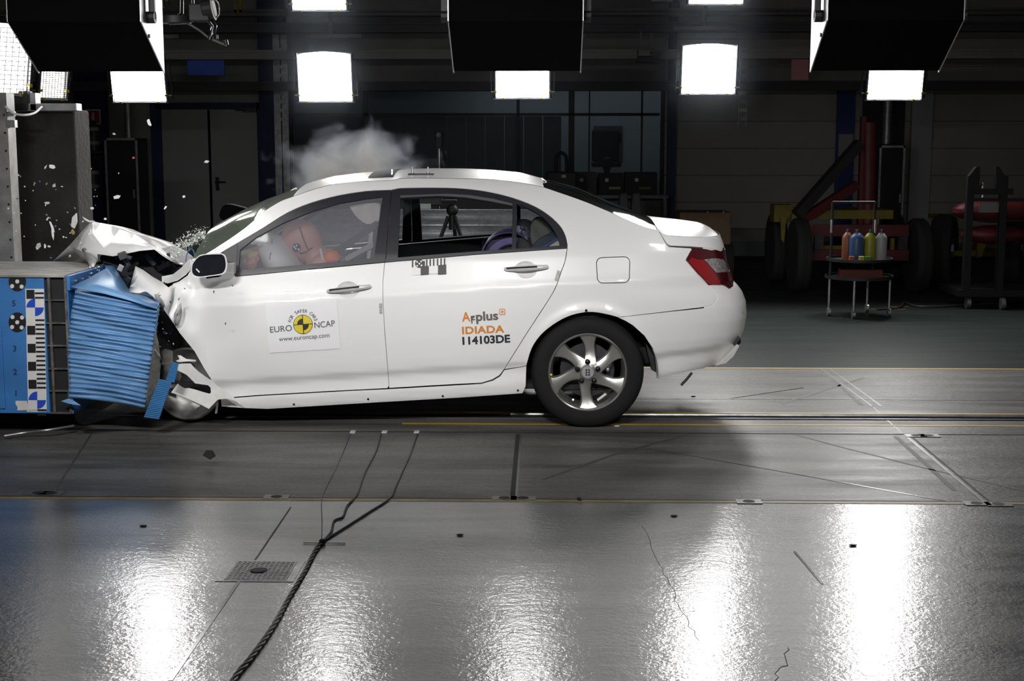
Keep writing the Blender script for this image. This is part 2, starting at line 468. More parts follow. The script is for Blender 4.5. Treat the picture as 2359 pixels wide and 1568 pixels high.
# ------------------------------------------------------------------ floor lines, joints, track
YEL = M('line_yellow', (0.42, 0.26, 0.012), 0.5, var=0.4, vscale=6, stretch=(0.4, 6, 1))
DARK = M('joint_dark', (0.01, 0.01, 0.01), 0.7)
STEELJ = M('joint_steel', (0.14, 0.135, 0.13), 0.4, 0.6, var=0.3)
tn = [20]
def strip(x0, x1, y0, y1, z, m, h=0.002):
    o = MB().box(((x0 + x1) / 2, (y0 + y1) / 2, z + h / 2), (x1 - x0, y1 - y0, h)).build('trim_%d' % tn[0], m)
    tn[0] += 1
    return tag(o, kind='structure')
strip(XL, XR, Y_NEAR - 0.035, Y_NEAR + 0.005, 0.0, M('line_tan', (0.22, 0.17, 0.07), 0.5, var=0.4, vscale=7))
strip(XL, XR, Y_NEAR + 0.006, Y_NEAR + 0.02, 0.0, DARK)
yA = atz(2200, 850, 0).y; strip(XL, XR, yA - 0.015, yA + 0.03, 0.0, YEL)
yB = atz(2000, 953, 0).y; strip(XL, XR, yB - 0.012, yB + 0.025, 0.0, YEL)
yC = atz(2000, 980, 0).y; strip(atz(925, 978, 0).x, XR, yC - 0.012, yC + 0.018, 0.0, YEL)
yD = atz(1600, 998, 0).y; strip(XL, XR, yD - 0.006, yD + 0.008, 0.0, DARK); strip(XL, XR, yD + 0.012, yD + 0.02, 0.0, STEELJ)
yE = atz(1900, 920, 0).y; strip(XL, XR, yE - 0.004, yE + 0.006, 0.0, STEELJ)
# the tow channel with its cable
yT = atz(1900, 962, 0).y
strip(XL, XR, yT - 0.04, yT + 0.05, 0.0, DARK, 0.0015)
strip(XL, XR, yT + 0.05, yT + 0.075, 0.0, MAT['dark_steel'], 0.006)
strip(XL, XR, yT - 0.065, yT - 0.04, 0.0, MAT['dark_steel'], 0.006)
cb = MB()
xs = np.linspace(-0.2, XR - 0.2, 160)
cb.tube([(x, yT + 0.005, 0.013) for x in xs], 0.011, 8)
tag(cb.build('tow_cable', MAT['zinc'], smooth=True), 'steel tow cable lying in the slot of the track behind the car', 'cable')
# cross joints of the cover plates
def cross(pa, pb, w_, m, z=0.0012):
    a = atz(*pa, 0); b = atz(*pb, 0); d = (b - a).normalized(); n = Vector((-d.y, d.x, 0)) * w_ / 2
    o = mesh_obj('trim_%d' % tn[0], [a - n + Vector((0, 0, z)), a + n + Vector((0, 0, z)), b + n + Vector((0, 0, z)), b - n + Vector((0, 0, z))], [(0, 1, 2, 3)], m)
    tn[0] += 1
    return tag(o, kind='structure')
cross((1193, 1000), (1180, 1152), 0.024, DARK); cross((1200, 1000), (1189, 1152), 0.012, STEELJ)
cross((2085, 1002), (2275, 1162), 0.016, STEELJ); cross((2096, 1002), (2288, 1162), 0.010, DARK)
cross((1890, 848), (2008, 935), 0.012, STEELJ); cross((1910, 848), (2030, 935), 0.012, STEELJ); cross((2012, 938), (2080, 1000), 0.008, STEELJ)
cross((210, 1000), (118, 1142), 0.012, STEELJ)
SCUFF = M('tyre_scuff', (0.055, 0.053, 0.05), 0.6, var=0.3, vscale=20); SCRATCH = M('pale_scratch', (0.17, 0.165, 0.155), 0.22, var=0.3, vscale=30)
for (p, q, w_, m) in (((1420, 1045), (1590, 1000), 0.028, SCUFF), ((1250, 1105), (1420, 1045), 0.024, SCUFF), ((1830, 1000), (1940, 1030), 0.02, SCUFF), ((1940, 1030), (2130, 1078), 0.016, SCUFF), ((2130, 1078), (2359, 1130), 0.02, SCUFF),
                      ((2063, 1005), (2200, 1130), 0.028, SCUFF), ((1480, 1030), (1800, 1086), 0.008, SCRATCH), ((1800, 1086), (2240, 1165), 0.008, SCRATCH), ((1890, 850), (1985, 933), 0.03, SCUFF),
                      ((1800, 930), (1990, 870), 0.03, SCUFF), ((1680, 918), (1850, 893), 0.012, SCRATCH), ((550, 1340), (392, 1568), 0.014, SCRATCH), ((555, 1338), (670, 1168), 0.008, SCUFF), ((1830, 1270), (1895, 1345), 0.01, SCRATCH)):
    cross(p, q, w_, m, 0.0018 if m is not SCUFF else 0.001)
def hinge_plate(px, py):
    p = atz(px, py, 0)
    o = MB().mat(0).box((p.x, p.y, 0.002), (0.12, 0.075, 0.004)).mat(1).lathe([(0.001, 0.0045), (0.028, 0.0048)], (p.x, p.y, 0), (0, 0, 1), 20).build('trim_%d' % tn[0], [STEELJ, DARK])
    tn[0] += 1
    tag(o, kind='structure')
for q in ((1162, 1148), (1205, 1148), (1725, 1156), (637, 1145), (2250, 1160), (2300, 1162), (2140, 1004), (2110, 1004), (88, 1136), (118, 1137)): hinge_plate(*q)
CRACKM = M('crack_grey', (0.045, 0.045, 0.045), 0.5)
# irregular cracks
def crack(pts, w_=0.004):
    P = [atz(*p, 0) for p in pts]; mb = MB()
    Q = []
    for a, b in zip(P[:-1], P[1:]):
        for k in range(5):
            q = a.lerp(b, k / 5); Q.append(q + Vector((random.uniform(-.012, .012), random.uniform(-.012, .012), 0)))
    Q.append(P[-1])
    mb.tube([q + Vector((0, 0, -0.0015)) for q in Q], w_ / 3 + 0.0012, 5)
    o = mb.build('trim_%d' % tn[0], CRACKM); tn[0] += 1; tag(o, kind='structure')
crack([(1480, 1210), (1525, 1300), (1545, 1355), (1580, 1420), (1610, 1475)], 0.004)
crack([(1815, 1490), (1805, 1530), (1785, 1568)], 0.005); crack([(1695, 1120), (1708, 1140), (1706, 1152)], 0.003); crack([(660, 1095), (645, 1130), (635, 1142)], 0.003)
# drain grate
gp = atz(602, 1315, 0)
gr = thing('drain_grate', 'square metal drain grate with a dark hole, set in the floor left of the cable', 'drain', gp)
gw, gl = 0.235, 0.235
g = MB()
for k in range(13):
    t = -gw / 2 + gw * k / 12
    g.box((t, 0, 0.002), (0.007, gl, 0.002)); g.box((0, t, 0.002), (gw, 0.007, 0.002))
g.build('grid', FL_NEAR, gr)
MB().box((0, 0, 0.0008), (gw, gl, 0.0015)).build('recess', M('grate_recess', (0.055, 0.053, 0.05), 0.4), gr)
f_ = MB()
for sx in (-1, 1):
    f_.box((sx * (gw / 2 + .02), 0, .001), (.03, gl + .04, .002)); f_.box((0, sx * (gl / 2 + .012), .001), (gw + .01, .016, .002))
f_.build('frame', FL_NEAR, gr)
MB().lathe([(0.0, 0.0065), (0.03, 0.006), (0.034, 0.005)], (-0.01, 0, 0), (0, 0, 1), 12).build('hole', DARK, gr)
# three cables with tape pads, running to the bottom of the picture
CAB = M('black_cable', (0.02, 0.02, 0.022), 0.45); CABB = M('blue_cable', (0.03, 0.035, 0.09), 0.4)
def cable(name, pts, r, m, label, twist=0.0, n=5):
    P = catmull([tuple(atz(px, py, r)) for px, py in pts], n)
    mb = MB()
    if twist:
        for ph in (0, 2.1, 4.2):
            Q = []
            L = 0
            for i, p in enumerate(P):
                if i: L += (Vector(P[i]) - Vector(P[i - 1])).length
                d = Vector(P[min(i + 1, len(P) - 1)]) - Vector(P[max(i - 1, 0)]); s = Vector((-d.y, d.x, 0)).normalized()
                an = L * 2 * PI / 0.16 + ph
                Q.append(Vector(p) + s * twist * math.cos(an) + Vector((0, 0, twist * 0.6 * (1 + math.sin(an)))))
            mb.tube(Q, r, 6)
    else: mb.tube(P, r, 6)
    return tag(mb.build(name, m, smooth=True), label, 'cable')
cable('sensor_cable', [(807, 1000), (790, 1042), (770, 1085), (752, 1120), (741, 1150), (742, 1200), (741, 1240)], 0.0026, CABB, 'thin blue sensor cable from the leftmost tape pad to the cable knot')
cable('sensor_cable', [(878, 1000), (866, 1040), (840, 1090), (822, 1140), (800, 1165), (790, 1190), (770, 1200), (763, 1225), (745, 1245)], 0.0028, CAB, 'black sensor cable from the middle tape pad to the cable knot', 0.003, 10)
cable('sensor_cable', [(962, 1000), (948, 1040), (930, 1080), (912, 1120), (898, 1148), (850, 1180), (800, 1212), (742, 1248)], 0.0028, CAB, 'black sensor cable from the rightmost tape pad to the cable knot', 0.003, 10)
cable('cable_loom', [(744, 1246), (725, 1272), (700, 1320), (665, 1378), (640, 1425), (612, 1470), (575, 1520), (548, 1552), (526, 1590), (500, 1640)], 0.0042, CAB, 'thick plaited black cable running from the knot to the bottom edge', 0.006, 14)
for q, wd in zip(((813, 996), (886, 996), (960, 996)), ('leftmost', 'middle', 'rightmost')):
    p = atz(*q, 0)
    o = MB().box((0, 0, 0.004), (0.032, 0.055, 0.008)).build('tape_pad', M('silver_tape_' + wd, (0.42, 0.42, 0.45), 0.45), bevel=0.002)
    o.location = p; tag(o, 'small silver tape pad on the floor, %s of the three' % wd, 'tape pad', 'tape pads at the cable ends')
kn = atz(742, 1247, 0.01)
tag(MB().ball(kn, 0.014, 10).tube([kn + Vector((-0.08, 0.0, -0.006)), kn + Vector((0.1, 0.0, -0.006))], 0.0018, 6).build('cable_tie', CAB), 'black cable tie knotting the three sensor cables', 'cable tie')
# ------------------------------------------------------------------ floodlights
GLASS_L = emit('lit_flood_glass', (1.0, 0.985, 0.96), LAMP_STRENGTH)
YCLIP = M('brass_clip', (0.45, 0.36, 0.03), 0.35, 0.6)
LW, LH = 0.535, 0.47
def floodlight(px, py, Y, rz, rx, label, group, pole_top=7.9, boom=True, w_=LW, h_=LH, by=.5, glass=None):
    p = at(px, py, Y)
    root = thing('floodlight', label, 'floodlight', p, 0, group)
    R = Euler((rx, 0, rz)).to_matrix()
    T = lambda x, y, z: R @ Vector((x, y, z))
    def place(mb):
        mb.v = [tuple(R @ Vector(v)) for v in mb.v]; return mb
    hb = MB()
    hb.add([(-w_ / 2 - .03, -.015, -h_ / 2 - .02), (w_ / 2 + .03, -.015, -h_ / 2 - .02), (w_ / 2 + .03, -.015, h_ / 2 + .02), (-w_ / 2 - .03, -.015, h_ / 2 + .02),
            (-w_ / 2 + .1, .24, -h_ / 2 + .1), (w_ / 2 - .1, .24, -h_ / 2 + .1), (w_ / 2 - .1, .24, h_ / 2 - .1), (-w_ / 2 + .1, .24, h_ / 2 - .1)],
           [(0, 1, 2, 3), (4, 7, 6, 5), (0, 4, 5, 1), (1, 5, 6, 2), (2, 6, 7, 3), (3, 7, 4, 0)])
    place(hb).build('housing', MAT['black'], root)
    g = MB(); N = 12; vs = []; fs = []
    for i in range(N + 1):
        for j in range(3):
            x = -w_ / 2 + w_ * i / N; z = -h_ / 2 + h_ * j / 2
            vs.append((x, -.022, z + (0.028 * (1 - (2 * x / w_) ** 2) if j == 2 else 0)))
    for i in range(N):
        for j in range(2): fs.append((i * 3 + j, i * 3 + 3 + j, i * 3 + 4 + j, i * 3 + 1 + j))
    g.add(vs, fs); place(g).build('glass', glass or GLASS_L, root)
    if glass is not None:
        wg = MB()
        for k in range(15): wg.box((0, -.06, -h_ / 2 + h_ * k / 14), (w_, .004, .004))
        for k in range(9): wg.box((-w_ / 2 + w_ * k / 8, -.06, 0), (.004, .004, h_))
        place(wg).build('wire_guard', MAT['zinc'], root)
    f_ = MB()
    for s in (-1, 1):
        f_.box((s * (w_ / 2 + .012), -.03, 0), (.008, .03, h_ + .03))
    f_.box((0, -.035, -h_ / 2 - .016), (w_ + .06, .012, .008)); f_.box((0, -.035, -h_ / 2 - .004), (w_ + .02, .008, .004))
    place(f_).build('guard_frame', MAT['zinc'], root)
    for s in (-1, 1):
        place(MB().box((s * (w_ / 2 + .012), -.045, -h_ / 2 + .06), (.025, .03, .022))).build('clip', YCLIP, root)
        place(MB().box((s * w_ * .37, -.045, -h_ / 2 - .012), (.022, .02, .02))).build('clip', YCLIP, root)
        place(MB().cyl((s * (w_ / 2 + .03), 0, -h_ / 2 + .05), (s * (w_ / 2 + .06), 0, -h_ / 2 + .05), .008)).build('bolt', MAT['steel'], root)
        place(MB().box((s * (w_ / 2 + .055), .03, -.02), (.008, .05, h_ * .9)).box((s * (w_ / 2 + .061), .0, -.02), (.004, .012, .13))).build('yoke_arm', MAT['dark_steel'], root)
    if boom:
        y0 = MB().box((0, by, h_ / 2 + .12), (w_ + .12, .05, .04))
        place(y0).build('yoke', MAT['black'], root)
        c0 = T(0, by, h_ / 2 + .12)
        MB().cyl(c0, Vector((c0.x, c0.y, pole_top - p.z)), .022, n=12).build('pole', MAT['black'], root, smooth=True)
    return root
YL = 6.4
FAR = 'floodlights of the far bank'
ord_ = ['', 'second ', 'third ', 'fourth ', 'fifth ']
tiltd = math.radians(12)
floodlight(320, 179, YL, 0.0, tiltd, 'lit floodlight under the hooded lamp at the upper left of the photo', FAR)
floodlight(750, 178, YL, 0, tiltd, 'square lit floodlight hanging above the smoke, left of the middle hooded lamp', FAR)
floodlight(1204, 170, YL, 0, tiltd, 'lit floodlight peeping out under the middle hooded lamp', FAR)
floodlight(1632, 160, YL, 0, tiltd, 'square lit floodlight hanging above the boot lid, right of the middle hooded lamp', FAR)
floodlight(2062, 173, YL, 0, tiltd, 'lit floodlight under the hooded lamp at the right end', FAR)
floodlight(735, -33, YL, 0, tiltd, 'floodlight cut off by the top edge, straight over the one above the smoke', FAR, by=.72)
floodlight(1650, -48, YL, 0, tiltd, 'floodlight cut off by the top edge, over the one above the boot lid', FAR, by=.72)
for px in (310, 1200, 2075):
    floodlight(px, -42, YL, 0, tiltd, 'floodlight of the upper far row, hidden behind a hooded lamp', FAR, by=.72)
for px in (300, 730, 1200, 1655, 2085):
    floodlight(px, -285, YL, 0, tiltd, 'floodlight of the top far row, above the picture, mirrored in the floor', FAR, by=.95)
SIDE = 'floodlights on the left side stand'
GLASS_S = emit('lit_side_glass', (1.0, .97, .90), 3.6)
floodlight(0, 137, 1.9, math.radians(58), math.radians(10), 'large lit floodlight at the left edge with a wire guard, on the steel post', SIDE, boom=False, w_=.44, h_=.46, glass=GLASS_S)
floodlight(118, 190, 3.6, math.radians(50), math.radians(12), 'smaller lit floodlight right of the large one at the left edge', SIDE, w_=.22, h_=.24, glass=GLASS_S)

# ------------------------------------------------------------------ hooded lamps of the near rig, seen from behind
GLASS_N = emit('lit_rig_glass', (1.0, 0.985, 0.965), RIG_POWER)
def hooded(cx, label, lit=True, z_off=0.0):
    Y0, Y1 = -1.2, -0.8; hw = 0.325
    z0, z1, z2 = 2.05 + z_off, 2.27 + z_off, 2.95 + z_off
    root = thing('hooded_lamp', label, 'hooded lamp', (cx, 0, 0), 0, 'hooded lamps of the near rig')
    t = .012
    h = MB()
    h.prism([(-hw, Y0, z2), (-hw, Y0, z1), (-hw, Y1, z0), (-hw, Y1 - .02, z0 + .02), (-hw, Y0 + .02, z1 + .01), (-hw, Y0 + .02, z2)], (2 * hw, 0, 0))
    h.box((0, (Y0 + Y1) / 2, z2), (2 * hw, Y1 - Y0, .02))
    h.build('hood', MAT['velvet'], root)
    for s in (-1, 1):
        sp = MB().prism([(s * hw, Y0 + .01, z2), (s * hw, Y0 + .005, z1), (s * hw, Y1, z0 - .01), (s * hw, Y1, z2)], (s * .006, 0, 0))
        pt = sp.build('side_plate', M('rig_plate_%d' % s if False else 'rig_side_plate', (0.50, 0.50, 0.52), 0.42, 0.5), root)
        MB().cyl((s * (hw + .006), Y0 + .12, z1 + .03), (s * (hw + .045), Y0 + .12, z1 + .03), .03, n=10).box((s * (hw + .03), Y0 + .12, z1 + .12), (.03, .02, .2)).build('tilt_knob', MAT['black'], pt)
        MB().cyl((s * (hw + .004), Y0 + .13, z1 - .06), (s * (hw + .012), Y0 + .13, z1 - .06), .01, n=8).build('rivet', MAT['black'], pt)
    gl = MB().add([(-hw + .02, Y1 - .2, z0 + .2), (hw - .02, Y1 - .2, z0 + .2), (hw - .02, Y1 - .03, z0 + .72), (-hw + .02, Y1 - .03, z0 + .72)], [(3, 2, 1, 0)])
    gl.build('glass', GLASS_N if lit else MAT['grey'], root)
    MB().prism([(-hw + .012, Y1 - .215, z0 + .19), (-hw + .012, Y1 - .045, z0 + .73), (-hw + .012, Y1 - .06, z0 + .735), (-hw + .012, Y1 - .23, z0 + .195)], (2 * hw - .024, 0, 0)).build('reflector_back', MAT['black'], root)
    ld = bpy.data.lights.new('rig_light', 'AREA') ; ld.shape = 'RECTANGLE'; ld.size = .56; ld.size_y = .46; ld.energy = RIG_LIGHT if lit else 0.0; ld.color = (1.0, .985, .965); ld.spread = math.radians(105)
    lo = bpy.data.objects.new('rig_light', ld)
    if lit: COL.objects.link(lo)
    lo.parent = root; lo.location = (0, Y1 - .06, z0 + .42); lo.rotation_euler = (math.radians(43), 0, 0)
    ho = MB().cyl((0, -1.0, z2), (0, -1.0, 7.9), .03, n=12)
    ho.build('pole', MAT['black'], root, smooth=True)
    return root
hooded(-2.30, 'black hooded lamp seen from behind at the upper left, bright plate on its right side')
hooded(-0.137, 'black hooded lamp seen from behind at the top, above the roof of the car', False)
hooded(1.70, 'black hooded lamp seen from behind at the upper right, bright plate on its left side')
# lamps high up under the roof, above the picture
def roof_lamp(x, y, z, sx, sy, pw, rx):
    root = thing('roof_lamp', 'roof floodlight above the picture, lighting the near side of the car', 'floodlight', (x, y, z), 0, 'roof lamps')
    ld = bpy.data.lights.new('roof_light', 'AREA'); ld.shape = 'RECTANGLE'; ld.size = sx; ld.size_y = sy; ld.energy = pw; ld.color = (1.0, 0.985, 0.965); ld.spread = math.radians(78)
    lo = bpy.data.objects.new('roof_light', ld); COL.objects.link(lo); lo.parent = root; lo.rotation_euler = (rx, 0, 0); lo.location = (0, 0, 0)
    MB().box((0, 0, .08), (sx + .05, sy + .05, .1), (rx, 0, 0)).cyl((0, 0, .1), (0, 0, 7.9 - z), .02).build('housing', MAT['black'], root)
for x, k_ in ((-2.3, .92), (-0.4, 1.0), (1.6, .55)):
    roof_lamp(x, -3.7, 2.6, 0.5, 0.4, ROOF_POWER * k_, math.radians(66))

# ------------------------------------------------------------------ barrier
YB = -0.28
WHITEP = M('sticker_white', (0.75, 0.75, 0.74), 0.45); BLACKP = M('sticker_black', (0.012, 0.012, 0.014), 0.5); BLUEP = M('sticker_blue', (0.02, 0.08, 0.55), 0.4)
bar = thing('crash_barrier', 'rigid blue crash barrier block with chequered marker strip at the left edge', 'barrier', (at(100, 950, YB).x, 0.2, 0))
def local(o):
    o.matrix_parent_inverse = Matrix.Translation(-Vector(bar.location)); return o
zt = at(80, 638, YB).z; zb = at(80, 952, YB).z
xR = at(108, 800, YB).x
local(MB().box(((-4.4 + xR) / 2, (YB + .62) / 2, (zt + zb) / 2), (xR + 4.4, .62 - YB, zt - zb)).build('body', MAT['blue'], bar, bevel=.004))
local(MB().box((-3.55, .95, .06), (1.5, 1.7, .12)).box((-3.45, 1.3, .4), (1.3, 1.2, .66)).build('base_and_light_block', MAT['black'], bar))  # black base; taller box behind added to stop lamp light under the barrier
# black cell column
xF = at(158, 800, YB).x
cc = MB(); cc.box(((xR + xF) / 2, (YB + .62) / 2 + .01, (zt + zb) / 2), (xF - xR, .62 - YB - .02, zt - zb))
local(cc.build('cell_column', MAT['black'], bar))
fr_ = MB()
ys_ = (638, 691, 744, 796, 849, 900, 951)
for y_ in ys_:
    p = at(130, y_, YB); fr_.box(((xR + xF) / 2, YB + .005, p.z), (xF - xR - .004, .02, .008))
for px_ in (109, 147):
    p0 = at(px_, 640, YB).x; p1 = at(px_ + 5, 640, YB).x
    fr_.box((p0 + .008, YB + .004, (zt + zb) / 2), (.014, .022, zt - zb))
local(fr_.build('cell_frame', M('worn_steel_edge', (0.16, 0.155, 0.15), 0.5, 0.5, var=0.6, vscale=18), bar))
local(MB().box(((-4.4 + xF) / 2, (YB + .62) / 2, zt + .006), (xF + 4.4, .62 - YB + .03, .012)).build('top_plate', M('scuffed_grey_top', (0.30, 0.29, 0.27), 0.7, var=0.45, vscale=6, stretch=(1, 5, 1)), bar))
local(MB().box((xF + .012, (YB + .62) / 2, zt - .035), (.024, .62 - YB, .085)).build('flange', MAT['blue'], bar, bevel=.003))
for k in range(7):
    local(MB().cyl((xF + .024, YB + .1 + .12 * k, zt - .035), (xF + .036, YB + .1 + .12 * k, zt - .035), .012, n=6).build('bolt', MAT['steel'], bar))
local(MB().box((xF + .006, (YB + .6) / 2, (zt + zb) / 2 - .04), (.012, .6 - YB, zt - zb - .08)).build('face_plate', MAT['blue'], bar))
local(MB().box((at(-15, 850, YB).x, YB - .004, at(0, 850, YB).z), (.12, .012, .46)).build('inspection_panel', MAT['blue'], bar, bevel=.003))
# marker strip
ms = MB()
def q(mb, pts, Y, th=.0016):
    return mb.prism([at(x, y, Y) for x, y in pts], (0, -th, 0))
def L(u, v):   # strip coordinates: u 0..1 across, v 0..1 down
    x0, x1 = 58.5 + 6.5 * v, 101.5 + 6.5 * v
    return (x0 + (x1 - x0) * u, 665 + (945 - 665) * v)
def quad(mb, u0, v0, u1, v1, Y): return q(mb, [L(u0, v0), L(u1, v0), L(u1, v1), L(u0, v1)], Y)
quad(ms.mat(0), 0, 0, 1, 1, YB - .001)
ms.mat(1)
n_rows = 13.5
pit = 1 / n_rows
k = 0.0
for r in range(0, 14):
    v0 = .008 + r * (0.984 / 13.3)
    hgt = 0.984 / 13.3
    if r in (1, 2, 11, 12): continue
    if r % 2 == 0 and r not in (2, 12) or r == 0:
        pass
    if r in (0, 4, 6, 8, 10): quad(ms, .05, v0, .48, v0 + hgt, YB - .0026)
    off = .0
    for j in range(2):
        quad(ms, .5, v0 + hgt * (.28 + .5 * j), .98, v0 + hgt * (.48 + .5 * j), YB - .0026)
ms.mat(2)
def quarter(mb, cu, cv, a0, Y, r=20.0, asp=1.0, c_only=False):
    cx, cy = L(cu, cv); pts = [(cx, cy)]
    for k in range(9):
        t = a0 + PI / 2 * k / 8
        pts.append((cx + r * math.cos(t), cy - r * math.sin(t)))
    q(mb, pts, Y)
for cv in (.153, .915):
    quarter(ms, .5, cv, PI / 2, YB - .0026); quarter(ms, .5, cv, -PI / 2, YB - .0026)
local(ms.build('marker_strip', [WHITEP, BLACKP, BLUEP], bar))
for (cx_, cy_) in ((40, 742), (40, 648)):
    td = MB().mat(0)
    q(td, [(cx_ + 20 * math.cos(2 * PI * k / 24), cy_ + 23 * math.sin(2 * PI * k / 24) if cy_ > 700 else max(cy_ + 23 * math.sin(2 * PI * k / 24), 639)) for k in range(24)], YB - .001)
    td.mat(1)
    for dx, dy in ((-11, -12), (11, -11), (0, 0), (-12, 11), (10, 12)):
        if cy_ + dy < 645: continue
        q(td, [(cx_ + dx + 4.6 * math.cos(2 * PI * k / 14), cy_ + dy + 4.8 * math.sin(2 * PI * k / 14)) for k in range(14)], YB - .0026)
    local(td.build('target_sticker', [BLACKP, WHITEP], bar))
pt_ = MB(); q(pt_, [(36, 923), (62, 923), (64, 930), (65, 944), (40, 945), (41, 938), (36, 930)], YB - .001); q(pt_, [(62, 944), (107, 944), (107, 948), (62, 948)], YB - .001)
local(pt_.build('white_paint_patch', MAT['rawwhite'], bar))

def text_mesh(s, bold=0.0, size=1.0, spacing=1.0):
    cu = bpy.data.curves.new('txt', 'FONT'); cu.body = s; cu.size = size; cu.offset = bold; cu.space_character = spacing; cu.resolution_u = 4
    o = bpy.data.objects.new('txt', cu); COL.objects.link(o)
    dg = bpy.context.evaluated_depsgraph_get(); dg.update()
    me = bpy.data.meshes.new_from_object(o.evaluated_get(dg))
    V = [tuple(v.co) for v in me.vertices]; Fc = [tuple(p.vertices) for p in me.polygons]
    bpy.data.objects.remove(o); bpy.data.curves.remove(cu); bpy.data.meshes.remove(me)
    return V, Fc
NUMB = M('stencil_dark_blue', (0.012, 0.035, 0.11), 0.5)
for s, (x, y) in {'5': (31, 706), '3': (33, 810), '2': (34, 864), '1': (36, 913)}.items():
    V, Fc = text_mesh(s, 0.02, 1.0)
    o = mesh_obj('stencil_digit', [at(x - 4 + v[0] * 19, y - 1 - v[1] * 19, YB - .0015) for v in V], Fc, NUMB, bar); local(o)
# block of concrete behind, beam and steel post at the left edge
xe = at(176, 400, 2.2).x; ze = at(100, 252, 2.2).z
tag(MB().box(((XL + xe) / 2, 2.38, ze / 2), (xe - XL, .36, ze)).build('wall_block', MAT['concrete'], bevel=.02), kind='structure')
bm_ = MB(); pxbox(bm_, -60, 238, 176, 256, 2.05, .12)
o = bm_.build('steel_beam', MAT['zinc'], bevel=.006); tag(o, 'horizontal galvanised beam along the top of the concrete block', 'beam')
pb = MB(); pxbox(pb, -40, 214, 13, 640, 1.3, .15); pb.v = [(v[0] + (0.0), v[1], max(v[2], 0)) for v in pb.v]
post = thing('steel_post', 'tall perforated steel post at the left edge, carrying the large floodlight', 'post', (0, 0, 0))
# stands on the floor behind the barrier
pa = at(-40, 640, 1.3); pc = at(14, 214, 1.3)
MB().box(((pa.x + pc.x) / 2, 1.37, pc.z / 2), (pc.x - pa.x, .14, pc.z)).build('column', M('post_grey', (0.33, 0.325, 0.31), 0.5, 0.3, var=0.3), post)
hb_ = MB()
for k in range(12): hb_.cyl((pc.x - .02, 1.299, .55 + .12 * k), (pc.x - .02, 1.297, .55 + .12 * k), .008, n=8)
hb_.build('bolt_holes', MAT['black'], post)
MB().box((pc.x + .02, 1.32, at(0, 285, 1.3).z), (.06, .05, .05)).box((pc.x + .02, 1.32, at(0, 262, 1.3).z), (.05, .04, .03)).build('cable_clip', MAT['zinc'], post)
cbp = [at(12, 245, 1.25), at(30, 260, 1.25), at(55, 265, 1.3), at(80, 260, 1.5), at(96, 246, 1.9)]
tag(MB().tube(catmull(cbp, 6), .008, 8).build('power_cable', MAT['white'], smooth=True), 'white cable sagging between the steel post and the beam', 'cable')
gb = thing('lamp_gearbox', 'small dark ballast box on the beam between the two side floodlights', 'ballast', at(50, 232, 2.1))
MB().box((0, 0, 0), (.13, .12, .14)).build('case', MAT['black'], gb, bevel=.01)
MB().box((.1, 0, -.01), (.04, .1, .13)).build('bracket', MAT['zinc'], gb)

# crushed honeycomb face
def jit(a): return random.uniform(-a, a)
TLp, TRp, BRp, BLp = np.array((174, 666)), np.array((364, 701)), np.array((333, 944)), np.array((157, 917))
hc = thing('deformable_barrier', 'crumpled blue honeycomb barrier face with horizontal folds, between block and car', 'barrier', (at(260, 940, YB).x, .2, 0))
def hlocal(o): o.matrix_parent_inverse = Matrix.Translation(-Vector(hc.location)); return o
NR, NU, PER = 22, 26, 8
rows = []
rs = random.Random(5)
ridge_amp = [rs.uniform(.6, 1.15) for _ in range(NR + 1)]
ridge_ph = [rs.uniform(0, 6.28) for _ in range(NR + 1)]
lj = [rs.uniform(-5, 5) for _ in range(NR + 1)]
NV = NR * PER
for j in range(NV + 1):
    v = j / NV; k = min(int(v * NR), NR - 1); ph = v * NR - k
    tri = math.sin(PI * ph) ** 0.7
    row = []
    bulge = 9 * math.sin(PI * min(1, v * 1.15)) ** 1
    for i in range(NU + 1):
        u = i / NU
        le = TLp * (1 - v) + BLp * v; re = TRp * (1 - v) + BRp * v
        p = le * (1 - u) + re * u
        x = p[0] - bulge * (1 - u) ** 2 + (lj[k] * (1 - tri) * (1 - u) ** 8)
        y = p[1] + 5.5 * math.sin(PI * u * 0.9) * (v - .35) * -1.6 + 2.2 * math.sin(u * 5 + ridge_ph[k]) * math.sin(PI * v)
        dep = YB - .034 * ridge_amp[k] * tri * (0.75 + .25 * math.sin(u * 7 + ridge_ph[k] * 2)) + .02 * math.sin(u * 9 + v * 5) * u
        row.append(at(x, y, dep))
    l = row[0]; r_ = row[-1]
    rows.append([Vector((l.x + .01, .66, l.z))] + row + [Vector((r_.x - .10 + .03 * tri, YB + .3, r_.z)), Vector((r_.x - .31, .66, r_.z))])
W_ = len(rows[0]); vs = [p for r_ in rows for p in r_]
fs = [(j * W_ + i, j * W_ + (i + 1) % W_, (j + 1) * W_ + (i + 1) % W_, (j + 1) * W_ + i) for j in range(NV) for i in range(W_)]
fs += [tuple(range(W_)), tuple(range(NV * W_ + W_ - 1, NV * W_ - 1, -1))]
hm = MB().add(vs, fs).build('crumpled_core', MAT['crumple'], hc, weld=False)
hm.data.polygons.foreach_set('use_smooth', [True] * len(hm.data.polygons))
hlocal(hm)
def sheet(name, pts, tris, m, parent=None, th=.004, smooth=False, sub=0):
    """folded sheet: pts (px, py, Y), thickened"""
    o = mesh_obj(name, [at(*p) for p in pts], tris, m, parent, smooth)
    bm = bmesh.new(); bm.from_mesh(o.data); bmesh.ops.recalc_face_normals(bm, faces=bm.faces)
    bm.to_mesh(o.data); bm.free()
    if sub:
        s = o.modifiers.new('sub', 'SUBSURF'); s.levels = s.render_levels = sub
    if smooth:
        try: o.data.set_sharp_from_angle(angle=math.radians(32))
        except Exception: pass
    s = o.modifiers.new('thick', 'SOLIDIFY'); s.thickness = th; s.offset = 0
    return o
